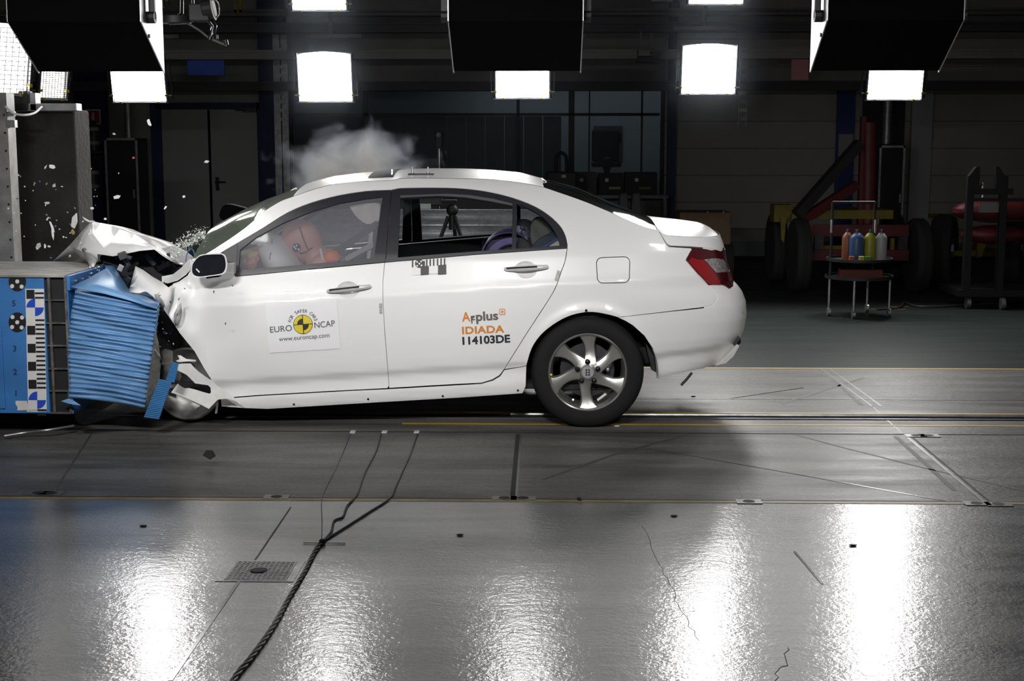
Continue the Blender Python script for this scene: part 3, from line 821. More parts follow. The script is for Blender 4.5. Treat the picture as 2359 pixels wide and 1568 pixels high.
fp = [(163, 661, -.30), (205, 641, -.12), (243, 619, .10), (262, 612, .28), (268, 622, .2), (287, 652, .0), (301, 674, -.12), (338, 684, -.2), (364, 701, -.29), (362, 712, -.33), (300, 692, -.34), (240, 676, -.34), (186, 666, -.34), (225, 655, -.26), (270, 668, -.26), (315, 688, -.29), (240, 606, .45)]
ft = [(0, 1, 13), (1, 2, 13), (2, 5, 14), (2, 14, 13), (2, 4, 5), (2, 3, 4), (5, 6, 14), (6, 7, 15), (6, 15, 14), (7, 8, 15), (8, 9, 15), (9, 10, 15), (15, 10, 14), (10, 11, 14), (14, 11, 13), (11, 12, 13), (12, 0, 13), (2, 16, 3)]
hlocal(sheet('top_flap', fp, ft, MAT['crumple'], hc, .005, True))
hlocal(sheet('corner_tip', [(141, 924, -.36), (158, 918, -.33), (172, 924, -.34), (186, 934, -.34), (160, 930, -.36)], [(0, 1, 4), (1, 2, 4), (2, 3, 4)], MAT['crumple'], hc, .004))
def corr(name, a, b, c, d, n, Y, m, parent):
    """narrow ribbed strip a-b (top) to d-c (bottom)"""
    mb = MB(); vs = []; fs = []
    for k in range(n * 2 + 1):
        t = k / (n * 2)
        for s in (0, .5, 1):
            p = [(a[i] * (1 - t) + d[i] * t) * (1 - s) + (b[i] * (1 - t) + c[i] * t) * s for i in (0, 1)]
            vs.append(at(p[0], p[1], Y - (.0035 if k % 2 else 0)))
    for k in range(n * 2):
        for s in (0, 1): fs.append((k * 3 + s, k * 3 + s + 1, k * 3 + s + 4, k * 3 + s + 3))
    o = mb.add(vs, fs).build(name, m, parent, weld=False)
    s = o.modifiers.new('thick', 'SOLIDIFY'); s.thickness = .01
    return o
STRIP = M('bumper_strip_blue', (0.03, 0.16, 0.38), 0.4, var=.15)
hlocal(corr('bumper_strip', (366, 873), (395, 879), (366, 966), (331, 961), 22, YB - .05, STRIP, hc))
hlocal(corr('bumper_strip', (396, 833), (411, 838), (401, 882), (382, 875), 12, YB - .03, STRIP, hc))
HON = M('bare_honeycomb', (0.30, 0.29, 0.26), 0.6, 0.3, var=.35, vscale=40)
hlocal(sheet('bare_edge', [(357, 764, -.2), (364, 790, -.16), (368, 840, -.14), (366, 872, -.14), (360, 890, -.16), (345, 932, -.2), (334, 942, -.22), (336, 920, -.27), (345, 850, -.27), (352, 790, -.27)],
             [(0, 1, 9), (1, 2, 8), (1, 8, 9), (2, 3, 8), (3, 4, 7), (3, 7, 8), (4, 5, 7), (5, 6, 7)], HON, hc, .01))
FILM = glassy('clear_blue_film', (0.55, 0.62, 0.72), .08, 1.6)
fl = sheet('torn_film', [(172, 940, -.3), (174, 966, -.3), (184, 976, -.3), (200, 978, -.3), (240, 966, -.3), (300, 952, -.3), (318, 946, -.3)], [(0, 1, 2), (0, 2, 3), (0, 3, 4), (0, 4, 5), (0, 5, 6)], FILM, hc, .002); hlocal(fl)

# ------------------------------------------------------------------ background equipment
def px_panel(name, x0, y0, x1, y1, Y, d, m, label, cat):
    mb = MB(); pxbox(mb, x0, y0, x1, y1, Y, d)
    return tag(mb.build(name, m, bevel=.004), label, cat)
sgn = px_panel('blue_board', 432, 117, 516, 173, 10.6, .03, M('board_blue', (0.07, 0.16, 0.75), .6), 'plain blue board hanging high on the left part of the back wall', 'board')
px_panel('pink_board', 1822, 128, 1864, 184, 10.6, .03, M('board_pink', (0.75, 0.32, 0.34), .6), 'dusky pink board beside the right hooded lamp', 'board')
ysg = MB(); [pxbox(ysg, *r, 9.0, .03) for r in ((539, -20, 545, 28), (551, -20, 557, 28), (539, 22, 557, 29))]
tag(ysg.build('yellow_hook_frame', MAT['yellow']), 'small yellow frame hanging at the top edge, left of centre', 'frame')
# W profile guard rail behind the car
gx0, gx1 = at(610, 520, 7.4).x, at(1425, 520, 7.4).x
g = thing('guard_rail', 'long ribbed steel guard rail seen through the car windows', 'guard rail', (0, 7.4, 0))
zc = at(1000, 518, 7.4).z
prof = []
for k in range(25):
    t = k / 24; prof.append((-.05 * math.cos(t * 4 * PI) , (t - .5) * .36))
mb = MB(); vs = []; fs = []
for x in (gx0, gx1):
    for (y, z) in prof: vs.append((x, y, zc + z))
n = len(prof); fs = [(k, k + 1, n + k + 1, n + k) for k in range(n - 1)]
rl = mb.add(vs, fs).build('rail', M('bright_zinc', (.85, .85, .87), .4, .6, var=.2, vscale=20), g, smooth=True)
s = rl.modifiers.new('thick', 'SOLIDIFY'); s.thickness = .006
for k in range(5):
    x = gx0 + (gx1 - gx0) * (k + .5) / 5
    MB().box((x, .12, zc / 2 + .05), (.1, .1, zc + .1)).build('post', MAT['zinc'], g)
# camera on tripod behind the car
tc = at(1030, 470, 5.6)
tp = thing('camera_tripod', 'black camera on a tripod seen through the rear door window', 'camera tripod', (tc.x, tc.y, 0))
pc_ = at(978, 462, 5.6)
MB().box((pc_.x - tc.x + .04, 0, tc.z + .035), (.26, .16, .10)).box((.02, 0, tc.z + .03), (.16, .05, .03)).build('camera_body', MAT['black'], tp, bevel=.012)
MB().box((pc_.x - tc.x, -.09, at(975, 474, 5.6).z), (.14, .012, .05)).build('data_plate', MAT['rawwhite'], tp)
MB().cyl((.05, 0, tc.z - .03), (.05, 0, tc.z - .25), .035).ball((.05, 0, tc.z - .06), .06, 12).build('head', MAT['black'], tp, smooth=True)
for an in (200, 320, 80):
    a_ = math.radians(an)
    MB().cyl((.05 + .04 * math.cos(a_), .04 * math.sin(a_), tc.z - .12), (.05 + .42 * math.cos(a_), .42 * math.sin(a_), 0.0), .02, .014).build('leg', MAT['black'], tp)
# camera mast rising behind the roof
mp = at(1012, 385, 8.2)
mt = thing('camera_mast', 'slim mast with a small dark camera on top, rising behind the car roof', 'camera mast', (mp.x, mp.y, 0))
MB().cyl((0, 0, 0), (0, 0, at(1012, 342, 8.2).z), .014, n=10).build('pole', MAT['steel'], mt, smooth=True)
zt_ = at(1012, 320, 8.2).z
MB().box((0, 0, zt_), (.085, .12, .19)).build('camera_body', MAT['black'], mt, bevel=.01)
MB().cyl((0, -.06, zt_ + .04), (0, -.12, zt_ + .04), .03).build('lens', MAT['blackgloss'], mt, smooth=True)
MB().box((0, 0, 0.012), (.4, .4, .024)).build('foot', MAT['black'], mt)
# far away shapes: bent tube trolley, boxes on the sill, seated person in the control room
tr = thing('tube_trolley', 'dark trolley with a bent tube handle behind the rear window of the car', 'trolley', at(1293, 452, 11.5))
p0 = [at(1281, 430, 11.5), at(1281, 370, 11.5), at(1284, 358, 11.5), at(1293, 352, 11.5), at(1302, 358, 11.5), at(1305, 370, 11.5), at(1305, 430, 11.5)]
tl = Vector(tr.location); MB().tube([Vector(p) - tl for p in catmull(p0, 5)], .025, 10).build('handle', MAT['black'], tr, smooth=True)
zz = at(1293, 395, 11.5).z
MB().box((0, 0, zz / 2 - tl.z + .1), (.42, .4, zz - .2)).build('body', MAT['black'], tr, bevel=.02)
for sx in (-1, 1):
    for sy in (-1, 1): MB().cyl((sx * .17, sy * .15 - .02, .05 - tl.z), (sx * .17, sy * .15 + .02, .05 - tl.z), .05).build('wheel', MAT['oldrubber'], tr)
MB().box((.03, -.21, at(1290, 405, 11.5).z - tl.z), (.06, .01, .04)).build('sticker', MAT['rawwhite'], tr)
yw = Y_WALL - .35
names = (('flight_case', 1322, 396, 1375, 448, 'dark case with a small white sticker, left of the two black cases', (.07, .07, .07)), ('flight_case', 1378, 398, 1434, 448, 'black case with a yellow strip, below the person at the glass', (.015, .015, .016)), ('flight_case', 1437, 396, 1512, 448, 'black case with a faded yellow strip, rightmost of the three cases', (.015, .015, .016)))
for (nm, x0, y0, x1, y1, lb, c) in names:
    a = at(x0, y1, yw); b = at(x1, y0, yw)
    r = thing(nm, lb, 'case', ((a.x + b.x) / 2, yw, a.z), 0, 'cases before the control room window')
    MB().box((0, 0, (b.z - a.z) / 2), (b.x - a.x, .3, b.z - a.z)).build('body', M('case_' + str(x0), c, .6), r, bevel=.012)
    MB().box((-.06, -.152, (b.z - a.z) * .3 + .12), (.05, .004, .05)).build('sticker', MAT['white'], r)
    if x0 > 1370: MB().box((.06, -.152, .1), (.17, .004, .035)).build('tape', M('tape_%d' % x0, (.5, .42, .15) if x0 < 1400 else (.2, .17, .07), .6), r)
tb = MB(); a = at(1320, 448, yw); b = at(1530, 448, yw)
tbt = thing('work_bench', 'long dark bench under the control room window, carrying three cases', 'bench', ((a.x + b.x) / 2, yw, 0))
MB().box((0, 0, a.z - .025), (b.x - a.x + .1, .42, .05)).build('top', MAT['dark_steel'], tbt)
for sx in (-1, 1):
    for sy in (-1, 1): MB().box((sx * ((b.x - a.x) / 2), sy * .17, (a.z - .05) / 2), (.05, .05, a.z - .05)).build('leg', MAT['dark_steel'], tbt)
# person: head and shoulders behind the control room glass
def person(px, py, Y, label, head_px):
    h = at(px, py, Y); r = head_px / F * (Y + 8.1) / 2
    root = thing('person', label, 'person', (h.x, Y, 0))
    mb = MB()
    mb.ball((0, 0, h.z), r, 16, (.88, 1.0, 1.22)).cyl((0, 0, h.z - r * 1.0), (0, .02, h.z - r * 2.1), r * .5)
    mb.ball((0, .02, h.z - r * 2.6), r * 1.0, 16, (2.0, .9, .75)).ball((0, .02, h.z - r * 4.2), r, 16, (1.7, 1.0, 2.1)).ball((0, .02, h.z - r * 6.2), r, 16, (1.6, 1.1, 1.2))
    for s in (-1, 1):
        mb.tube([(s * r * 1.7, .02, h.z - r * 2.6), (s * r * 2.2, -.05, h.z - r * 4.8), (s * r * 1.5, -.35, h.z - r * 5.6)], [r * .55, r * .45, r * .35], 10)
        mb.ball((s * r * 1.4, -.4, h.z - r * 5.6), r * .42, 10, (.8, 1.3, .6)); mb.ball((s * r * .88, 0, h.z - r * .1), r * .22, 8, (.5, .8, 1.2))
        mb.tube([(s * r * .8, .0, h.z - r * 6.2), (s * r * .9, -.42, h.z - r * 6.6), (s * r * .9, -.45, max(h.z - r * 10.2, zsill + .05))], [r * .75, r * .6, r * .4], 10)
    mb.ball((0, -r * .95, h.z - r * .15), r * .2, 8, (.7, 1, 1.1))
    o = mb.build('body', M('dark_clothes', (.03, .03, .033), .8), root)
    rm = o.modifiers.new('remesh', 'REMESH'); rm.mode = 'VOXEL'; rm.voxel_size = .018; rm.use_smooth_shade = True
    MB().ball((0, r * .12, h.z + r * .18), r * 1.04, 16, (.92, 1.0, 1.12)).build('hair', MAT['black'], root, smooth=True)
    return root
person(1398, 378, Y_WALL + 1.0, 'person in dark clothes sitting behind the control room glass, seen as a silhouette', 27)
person(1132, 384, Y_WALL + 1.0, 'person behind the control room glass, only the top of the head above the car roof', 24)
ch = thing('office_chair', 'dark office chair under the person at the control room glass', 'chair', (at(1398, 400, Y_WALL + 1.1).x, Y_WALL + 1.45, zsill))
MB().box((0, 0, .45), (.46, .46, .07)).build('seat', MAT['black'], ch, bevel=.02)
MB().box((0, .24, .75), (.44, .06, .5)).build('backrest', MAT['black'], ch, bevel=.02)
MB().cyl((0, 0, 0), (0, 0, .42), .03).box((0, 0, .02), (.5, .06, .04)).box((0, 0, .02), (.06, .5, .04)).build('base', MAT['dark_steel'], ch)
# poster / notice board in the office
pn = MB(); pxbox(pn, 1367, 290, 1434, 372, yb - .03, .03)
nb = tag(pn.build('notice_board', M('board_dark', (.10, .105, .11), .6)), 'dark notice board with pale slips on the wall of the control room', 'notice board')
for r in ((1382, 301, 1402, 306), (1394, 310, 1400, 326), (1408, 307, 1414, 327)):
    m_ = MB(); pxbox(m_, *r, yb - .036, .004); m_.build('paper_slip', MAT['rawwhite'], nb)
m_ = MB(); pxbox(m_, 1416, 306, 1432, 328, yb - .036, .004); m_.build('photo_print', MAT['black'], nb)
# projector under the girder
pj = thing('projector', 'small projector hanging from two straps under the girder right of centre', 'projector', at(1487, 122, 10.0)); ph = at(1487, 70, 10.0).z - pj.location.z
MB().box((0, 0, 0), (.2, .25, .09)).build('body', M('projector_grey', (.22, .2, .19), .5), pj, bevel=.01)
MB().box((.02, -.02, -.09), (.26, .2, .06)).build('mount_plate', MAT['black'], pj)
MB().cyl((.07, -.13, -.01), (.07, -.16, -.01), .025).build('lens', MAT['blackgloss'], pj)
for sx in (-1, 1): MB().box((sx * .065, 0, ph / 2), (.025, .02, ph)).build('strap', MAT['dark_steel'], pj)
sg = px_panel('sensor_tray', 1500, -12, 1550, 4, 8.5, .2, MAT['grey'], 'grey tray cut off by the top edge, left of the cut off right floodlight', 'tray')
# fire point sign, cabinet and duct on the left
fs_ = thing('fire_sign', 'square red fire sign with white border, left of the duct over the tall cabinet', 'sign', at(215, 269, Y_WALL - .2))
MB().box((0, 0, 0), (.22, .01, .22)).build('border', MAT['rawwhite'], fs_)
MB().box((0, -.008, 0), (.185, .006, .185)).build('field', M('sign_red', (.35, .02, .015), .5), fs_)
MB().box((0, -.013, -.02), (.045, .004, .09)).ball((0, -.013, .045), .022, 10, (1, .1, 1)).build('pictogram', MAT['rawwhite'], fs_)
def duct(px, y0, y1, r_px, Y, label):
    mb = MB(); a = at(px, y1, Y); b = at(px, y0, Y); r = r_px / F * (Y + 8.1); prof = []
    n = int((b.z - a.z) / .07)
    for k in range(n * 6 + 1):
        prof.append((r * (1 + .06 * abs(math.sin(PI * k / 6))), (b.z - a.z) * k / (n * 6)))
    return tag(mb.lathe(prof, a, (0, 0, 1), 20).build('air_duct', MAT['zinc'], smooth=True), label, 'duct')
duct(297, 160, 320, 8, 12.0, 'ribbed metal duct rising from the cabinet left of the double door')
duct(2042, 190, 332, 9, 12.0, 'ribbed metal duct rising from the cabinet behind the machinery on the right')
def cabinet(x0, y0, x1, Y, label):
    a = at(x0, 560, Y); b = at(x1, y0, Y); r = thing('metal_cabinet', label, 'cabinet', ((a.x + b.x) / 2, Y + .25, 0))
    wv = b.x - a.x
    MB().box((0, 0, b.z / 2), (wv, .5, b.z)).build('body', MAT['black'], r)
    f = MB()
    for s in (-1, 1): f.box((s * (wv / 2 - .015), -.255, b.z / 2), (.03, .012, b.z))
    f.box((0, -.255, b.z - .015), (wv, .012, .03)); f.build('door_frame', MAT['zinc'], r)
    MB().box((wv * .35, -.262, b.z * .55), (.02, .02, .12)).build('handle', MAT['steel'], r)
cabinet(250, 318, 316, 11.8, 'tall narrow dark cabinet with a pale frame, left of the double door')
cabinet(2018, 335, 2086, 11.8, 'tall narrow dark cabinet with a pale frame, behind the machinery on the right')
# beacons on the left
for y_, lb in ((330, 'upper'), (430, 'lower')):
    c = at(216, y_, 12.2); r = thing('gas_bottle', 'dark bottle with two pale collars, %s of the pair under the fire sign' % lb, 'bottle', (c.x, c.y, at(216, 349 if y_ < 400 else 449, 12.1).z))
    MB().lathe([(.001, 0), (.075, .01), (.08, .04), (.08, .32), (.05, .4), (.03, .44), (.001, .45)], n=20).build('body', M('bottle_dark_%d' % y_, (.05, .055, .06), .4), r, smooth=True)
    for h in (.1, .3): MB().lathe([(.081, h), (.084, h + .01), (.084, h + .04), (.081, h + .05)], n=20).build('collar', M('collar_pale', (.4, .4, .36), .5), r, smooth=True)
shf = MB(); [pxbox(shf, 196, y, 236, y + 3, 12.1, .64) for y in (349, 449)]
tag(shf.build('shelf_bracket', MAT['dark_steel']), 'pair of narrow wall brackets carrying the two dark bottles', 'bracket')
# slow motion camera clamped up at the upper left
cc_ = at(455, 50, 0.3)
ca = thing('rig_camera', 'black camera with a round pale lens ring on a jointed arm at the upper left', 'camera', cc_)
def rel(px, py, dy=0): return at(px, py, .3 + dy) - cc_
MB().cyl(rel(468, 22), rel(492, 18), .065, .075, n=20).box(rel(462, 30), (.12, .1, .1)).build('camera_body', MAT['black'], ca, bevel=.006)
MB().lathe([(.055, 0), (.06, .004), (.052, .01), (.048, .004)], rel(491, 20), (1, -.45, 0), 28, True).build('lens_ring', MAT['zinc'], ca, smooth=True)
MB().tube([rel(417, -40), rel(417, 30), rel(400, 44)], .016, 10).tube([rel(440, -40), rel(443, 14), rel(465, 24)], .014, 10).tube([rel(390, 50), rel(430, 46), rel(470, 40)], .02, 10).tube([rel(478, 40), rel(494, 60), rel(488, 84)], .018, 10).build('arm', MAT['blackgloss'], ca, smooth=True)
MB().lathe([(.001, -.02), (.09, -.02), (.09, .02), (.001, .02)], rel(405, 46), (0, 0, 1), 20).build('clamp', MAT['black'], ca, smooth=True)
MB().tube([rel(390, 55), rel(430, 52), rel(460, 70), rel(482, 88), rel(505, 97), rel(522, 104)], .007, 8).build('cable_rod', MAT['steel'], ca, smooth=True)
for a_, b_, r_ in (((488, 70), (484, 92), .014), ((500, 80), (500, 90), .008), ((520, 92), (522, 104), .012)): MB().cyl(rel(*a_), rel(*b_), r_).build('knob', MAT['blackgloss'], ca, smooth=True)

# ---- machinery on the right
def tyre(mb, c, R, w_, axis=(0, 1, 0), n=36):
    prof = [(R * .55, -w_ * .42), (R * .8, -w_ * .5), (R * .95, -w_ * .46), (R, -w_ * .3), (R, -w_ * .1), (R * .985, -w_ * .09), (R * .985, -w_ * .05), (R, -w_ * .04), (R, w_ * .04), (R * .985, w_ * .05), (R * .985, w_ * .09), (R, w_ * .1), (R, w_ * .3), (R * .95, w_ * .46), (R * .8, w_ * .5), (R * .55, w_ * .42)]
    return mb.lathe(prof, c, axis, n)
YM = 7.8
k_ = (YM + 8.1) / F
mx0 = at(1770, 600, YM).x
mc = thing('lifting_machine', 'red and yellow wheeled lifting machine with a leaning boom, standing on the right', 'machine', (at(1960, 620, YM).x, YM, 0))
ml = Vector(mc.location)
def mrel(px, py, dy=0): return at(px, py, YM + dy) - ml
def floorz(v): return Vector((v.x, v.y, 0))
for (px, dy, lbl) in ((1840, 0, 0), (1787, 1.2, 0), (2112, 0, 0), (2055, 1.3, 0)):
    R = .42; c = floorz(mrel(px, 600, dy)); c.z = R
    o = tyre(MB(), c, R, .17, (1, 0, 0)).build('tyre', MAT['oldrubber'], mc, smooth=True)
    MB().cyl(c + Vector((-.06, 0, 0)), c + Vector((.06, 0, 0)), R * .55).build('hub', MAT['yellow'], o)
def beam(name, p, q_, w_, m): 
    d = q_ - p; o = MB().box((0, 0, 0), (w_, w_, d.length)).build(name, m, mc)
    o.location = (p + q_) / 2; o.rotation_euler = d.to_track_quat('Z', 'Y').to_euler(); return o
MB().cyl(mrel(1998, 590, .3), mrel(2002, 282, .3), .085, n=24).box(mrel(1984, 400, .3), (.05, .1, 1.3)).build('mast', MAT['red'], mc, smooth=True)
beam('boom', mrel(1835, 495), mrel(1980, 330, .25), .11, M('boom_dark', (.03, .028, .028), .5))
beam('strut', mrel(1850, 505, .1), mrel(1972, 425, .3), .10, MAT['red'])
a, b = mrel(1872, 525, -.05), mrel(2094, 540, -.05)
MB().box(((a.x + b.x) / 2, 0, a.z - .03), (b.x - a.x, .08, .13)).build('cross_member', MAT['red'], mc)
a, b = mrel(1872, 580, -.05), mrel(2094, 596, -.05)
MB().box(((a.x + b.x) / 2, 0, (a.z + b.z) / 2), (b.x - a.x, .08, .12)).build('cross_member', MAT['red'], mc)
for px in (1885, 2078): MB().box((mrel(px, 560).x, -.02, mrel(px, 558).z), (.1, .06, .16)).build('upright', MAT['dark_steel'], mc)
MB().box((mrel(1940, 490, .6).x, .6, mrel(1940, 490, .6).z), (1.0, .8, .1)).box((mrel(1865, 555).x, .0, mrel(1865, 550).z), (.05, .06, .34)).box((mrel(2060, 560).x, .1, mrel(2060, 570).z), (.04, .06, .2)).box((mrel(1940, 572).x, .12, mrel(1940, 572).z), (.7, .06, .05)).build('chassis', MAT['yellow'], mc)
MB().box((mrel(1800, 500, .6).x, .6, mrel(1800, 490, .6).z), (.22, .3, .2)).prism([mrel(1798, 500, .3), mrel(1812, 500, .3), mrel(1806, 560, .3), mrel(1800, 552, .3)], (0, .04, 0)).box((mrel(1840, 500).x, .1, mrel(1842, 500).z), (.14, .1, .05)).build('engine_cover', MAT['yellow'], mc)
# second yellow machine further right, behind the frame
m2_ = thing('yellow_trailer', 'dim yellow trailer with black tyres at the right, behind the black frame', 'trailer', (at(2250, 600, 8.6).x, 8.6, 0)); l2 = Vector(m2_.location)
def r2(px, py, dy=0): return at(px, py, 8.6 + dy) - l2
for px, dy in ((2172, 0), (2330, .1)):
    c = floorz(r2(px, 600, dy)); c.z = .42
    o = tyre(MB(), c, .42, .26, (.9, -.4, 0)).build('tyre', MAT['oldrubber'], m2_, smooth=True)
    MB().cyl(c + Vector((-.1, .0, 0)), c + Vector((.1, -.05, 0)), .2).build('hub', MAT['dark_steel'], o)
MB().box((.15, .2, r2(2250, 583).z), (1.1, .5, .06)).box((r2(2217, 556).x, -.2, r2(2217, 556).z), (.1, .06, .1)).prism([r2(2252, 555, -.3), r2(2272, 560, -.3), r2(2262, 590, -.3), r2(2250, 594, -.3)], (0, .05, 0)).box((r2(2180, 502, .4).x, .4, r2(2180, 502).z), (.36, .3, .05)).build('chassis', MAT['yellow'], m2_)
# black frame trolley with red tanks
ft_ = thing('frame_trolley', 'black steel frame trolley with two upright prongs and red tanks at the right edge', 'trolley', (at(2275, 640, 6.2).x, 6.2, 0)); l3 = Vector(ft_.location)
def r3(px, py, dy=0): return at(px, py, 6.2 + dy) - l3
fm = MB()
for px in (2236, 2313):
    t_ = r3(px, 405); fm.box((t_.x, 0, (t_.z + .12) / 2), (.07, .07, t_.z - .12))
for pts in (((2231, 408), (2250, 384), (2258, 384), (2256, 440), (2231, 440)), ((2318, 408), (2302, 384), (2294, 384), (2296, 440), (2318, 440))):
    fm.prism([r3(*p, -.04) for p in pts], (0, .08, 0))
z4 = r3(2270, 441).z; fm.box((0, 0, z4), (.42, .06, .06)); fm.box((.2, 0, r3(2270, 460).z), (.9, .06, .03)); fm.box((.2, .3, .16), (1.0, .7, .07)); fm.box((.2, 0, r3(2270, 508).z), (.9, .05, .012))
fm.build('frame', MAT['black'], ft_)
for px, dy in ((2232, 0), (2312, -.1), (2232, .6), (2400, .0)):
    c = floorz(r3(px, 640, dy)); c.z = .06
    MB().cyl(c + Vector((-.02, 0, 0)), c + Vector((.02, 0, 0)), .06, n=20).build('caster', MAT['zinc'], ft_, smooth=True)
for py_, w_ in ((485, 1), (540, .8)):
    c = r3(2290, py_, .2); MB().ball(c, .2, 18, (2.2 * w_, .8, .62 * w_)).build('tank', MAT['red'], ft_, smooth=True)
MB().box(r3(2280, 478, .02), (.2, .03, .1)).build('sack', MAT['grey'], ft_)
MB().cyl(r3(2263, 455), r3(2264, 420), .02, .012).ball(r3(2263, 432), .03, 10, (.8, .8, 1.6)).build('valve', MAT['steel'], ft_, smooth=True)
# bottle trolley
YC_ = 5.6
bt = thing('bottle_trolley', 'black round wheeled rack carrying four coloured plastic bottles', 'trolley', (at(1978, 650, YC_).x, YC_, 0)); l4 = Vector(bt.location)
def r4(px, py, dy=0): return at(px, py, YC_ + dy) - l4
zr0, zr1, zr2 = r4(1978, 640).z, r4(1978, 600).z, r4(1978, 466).z
for nm, z_, rad in (('tray', max(zr0, .1), .33), ('tray', zr1, .32)):
    MB().lathe([(.001, z_), (rad, z_), (rad, z_ + .03), (rad - .012, z_ + .03), (rad - .012, z_ + .008), (.001, z_ + .008)], n=28).build(nm, MAT['black'], bt, smooth=True)
hp = MB()
xa_, xb_ = r4(1917, 500).x, r4(2014, 500).x
for x in (xa_, xb_): hp.cyl((x, 0, zr0), (x, 0, zr2), .014)
hp.cyl((xa_, 0, zr2), (xb_, 0, zr2), .014); hp.build('handle_frame', MAT['black'], bt, smooth=True)
for x in (xa_ - .015, xb_ - .0):
    MB().cyl((x, -.05, r4(1914, 535).z), (x, -.05, r4(1914, 505).z), .014).build('gas_spring', MAT['chrome'], bt, smooth=True)
for an in (190, 250, 340, 60):
    a_ = math.radians(an); c = Vector((.3 * math.cos(a_), .3 * math.sin(a_), .04))
    MB().cyl(c + Vector((-.015, 0, 0)), c + Vector((.015, 0, 0)), .04, n=18).cyl(c, c + Vector((0, 0, zr0 - .04)), .012).build('caster', MAT['zinc'], bt, smooth=True)
MB().box((0, -.05, zr0 + .05), (.4, .16, .08)).build('tool_box', M('tool_orange', (.11, .02, .012), .5), bt)
for (px, w_, c, lb, dy) in ((1948, 24, (.22, .07, .025), 'orange bottle on the black rack, half hidden by the blue one', .09), (1970, 33, (.035, .085, .22), 'blue bottle on the black rack', 0), (2000, 27, (.28, .28, .025), 'yellow bottle on the black rack', .0), (2026, 26, (.36, .35, .36), 'white bottle on the black rack, rightmost of the four', .0)):
    p = r4(px, 598, dy); R = w_ / 2 / F * (YC_ + 8.1 + dy); H = r4(px, 537).z - zr1
    r = thing('plastic_bottle', lb, 'bottle', l4 + Vector((p.x, dy - .05, zr1 + .009)), 0, 'bottles on the round rack')
    MB().lathe([(.001, 0), (R * .96, 0), (R, .01), (R, H * .78), (R * .9, H * .86), (R * .5, H * .97), (R * .3, H), (.001, H)], n=24).build('body', M('bottle_' + lb.split()[0], c, .4), r, smooth=True)
    MB().lathe([(R * .34, H), (R * .34, H + .03), (.001, H + .03)], n=16).build('cap', MAT['dark_steel'], r, smooth=True)
# small things on the upper tray
for px, c, lb in ((1962, (.4, .1, .03), 'small orange tool'), (1985, (.45, .42, .05), 'small yellow sponge'), (2000, (.06, .2, .05), 'green cloth')):
    p = r4(px, 592, -.2); o = MB().box((0, 0, .025), (.05, .04, .05)).build('tray_item', M('item_' + lb.split()[1], c, .6), bevel=.006)
    o.location = l4 + Vector((p.x, -.2, zr1 + .009)); tag(o, lb + ' lying on the tray before the coloured bottles', 'tool')
# wooden box trolley behind the boot
bx0, bx1 = at(1560, 486, 9.0), at(1676, 560, 9.0)
wt = thing('box_trolley', 'brown wooden box on black wheels behind the boot of the car', 'trolley', ((bx0.x + bx1.x) / 2, 9.0, 0))
MB().box((0, 0, (bx0.z + .25) / 2), (bx1.x - bx0.x, .6, bx0.z - .25)).build('box', M('box_brown', (.16, .095, .05), .6, var=.2), wt, bevel=.01)
for s in (-1, 1):
    for sy in (-.2, .2):
        tyre(MB(), (s * (bx1.x - bx0.x) * .44, sy, .25), .25, .14, (1, 0, 0)).build('wheel', MAT['oldrubber'], wt, smooth=True)
for px in (1630, 1667): MB().cyl(at(px, 488, 8.69) - Vector(wt.location), at(px, 488, 8.66) - Vector(wt.location), .010).build('corner_bolt', MAT['dark_steel'], wt)
# stack of folded sheets / chairs seen above the rear window
st_ = thing('plastic_chair', 'pale stack of plastic sheets seen just above the rear window', 'stack', at(1455, 500, 10.5))
sl = Vector(st_.location)
for px in (1437, 1466):
    MB().prism([at(px - 14, 500, 10.5) - sl, at(px - 8, 446, 10.5) - sl, at(px + 8, 444, 10.5) - sl, at(px + 15, 500, 10.5) - sl], (0, .3, 0)).build('sheet_fold', M('pale_sheet_%d' % px, (.16, .165, .17), .6), st_, bevel=.02)
MB().box((0, .15, (-sl.z) / 2 - .0), (.5, .4, sl.z - .02)).build('crate', MAT['dark_steel'], st_)
# hose on the floor at the right
hs = [atz(x, y, .012) for x, y in ((2020, 712), (2070, 708), (2085, 697), (2110, 705), (2160, 706), (2250, 700), (2400, 690))]
tag(MB().tube(catmull(hs, 8), .012, 6).build('floor_hose', M('hose_dark', (.05, .05, .055), .5), smooth=True), 'dark hose lying on the floor at the right', 'hose')
for i, (p, q_) in enumerate((((2005, 712), (2085, 712)), ((2048, 706), (2092, 706)))):
    a, b = atz(*p, 0), atz(*q_, 0); strip(a.x, b.x, a.y - .015, a.y + .015, 0, YEL)
# ------------------------------------------------------------------ the car
CARW = 1.80                                     # near side plane y = 0, centre y = 0.9
ZT = np.array([.00, .10, .15, .19, .24, .295, .333, .374, .43, .55, .68, .76, .82, .86, .92, .99, 1.05, 1.12, 1.20, 1.28, 1.36, 1.42, 1.47, 1.52, 1.6])
YT = np.array([.16, .10, .055, .035, .028, .036, .037, .013, .006, .000, .000, .004, .008, .022, .036, .052, .075, .112, .160, .212, .272, .325, .385, .47, .62])
_zz = np.linspace(0, 1.6, 641)
_yy = np.interp(_zz, ZT, YT)
_k = np.exp(-0.5 * (np.arange(-10, 11) / 2.0) ** 2); _k /= _k.sum()
_yy = np.convolve(np.pad(_yy, 10, mode='edge'), _k, 'valid')
XRZ = np.array([.00, .28, .33, .38, .44, .52, .62, .70, .76, .80, .84, .95, 1.05, 1.13, 1.18, 1.6])
XRX = np.array([.95, 1.12, 1.18, 1.225, 1.255, 1.284, 1.298, 1.290, 1.265, 1.232, 1.19, 1.165, 1.145, 1.115, 1.08, 1.08])
def xr(z): return np.interp(z, XRZ, XRX)
X0 = .05
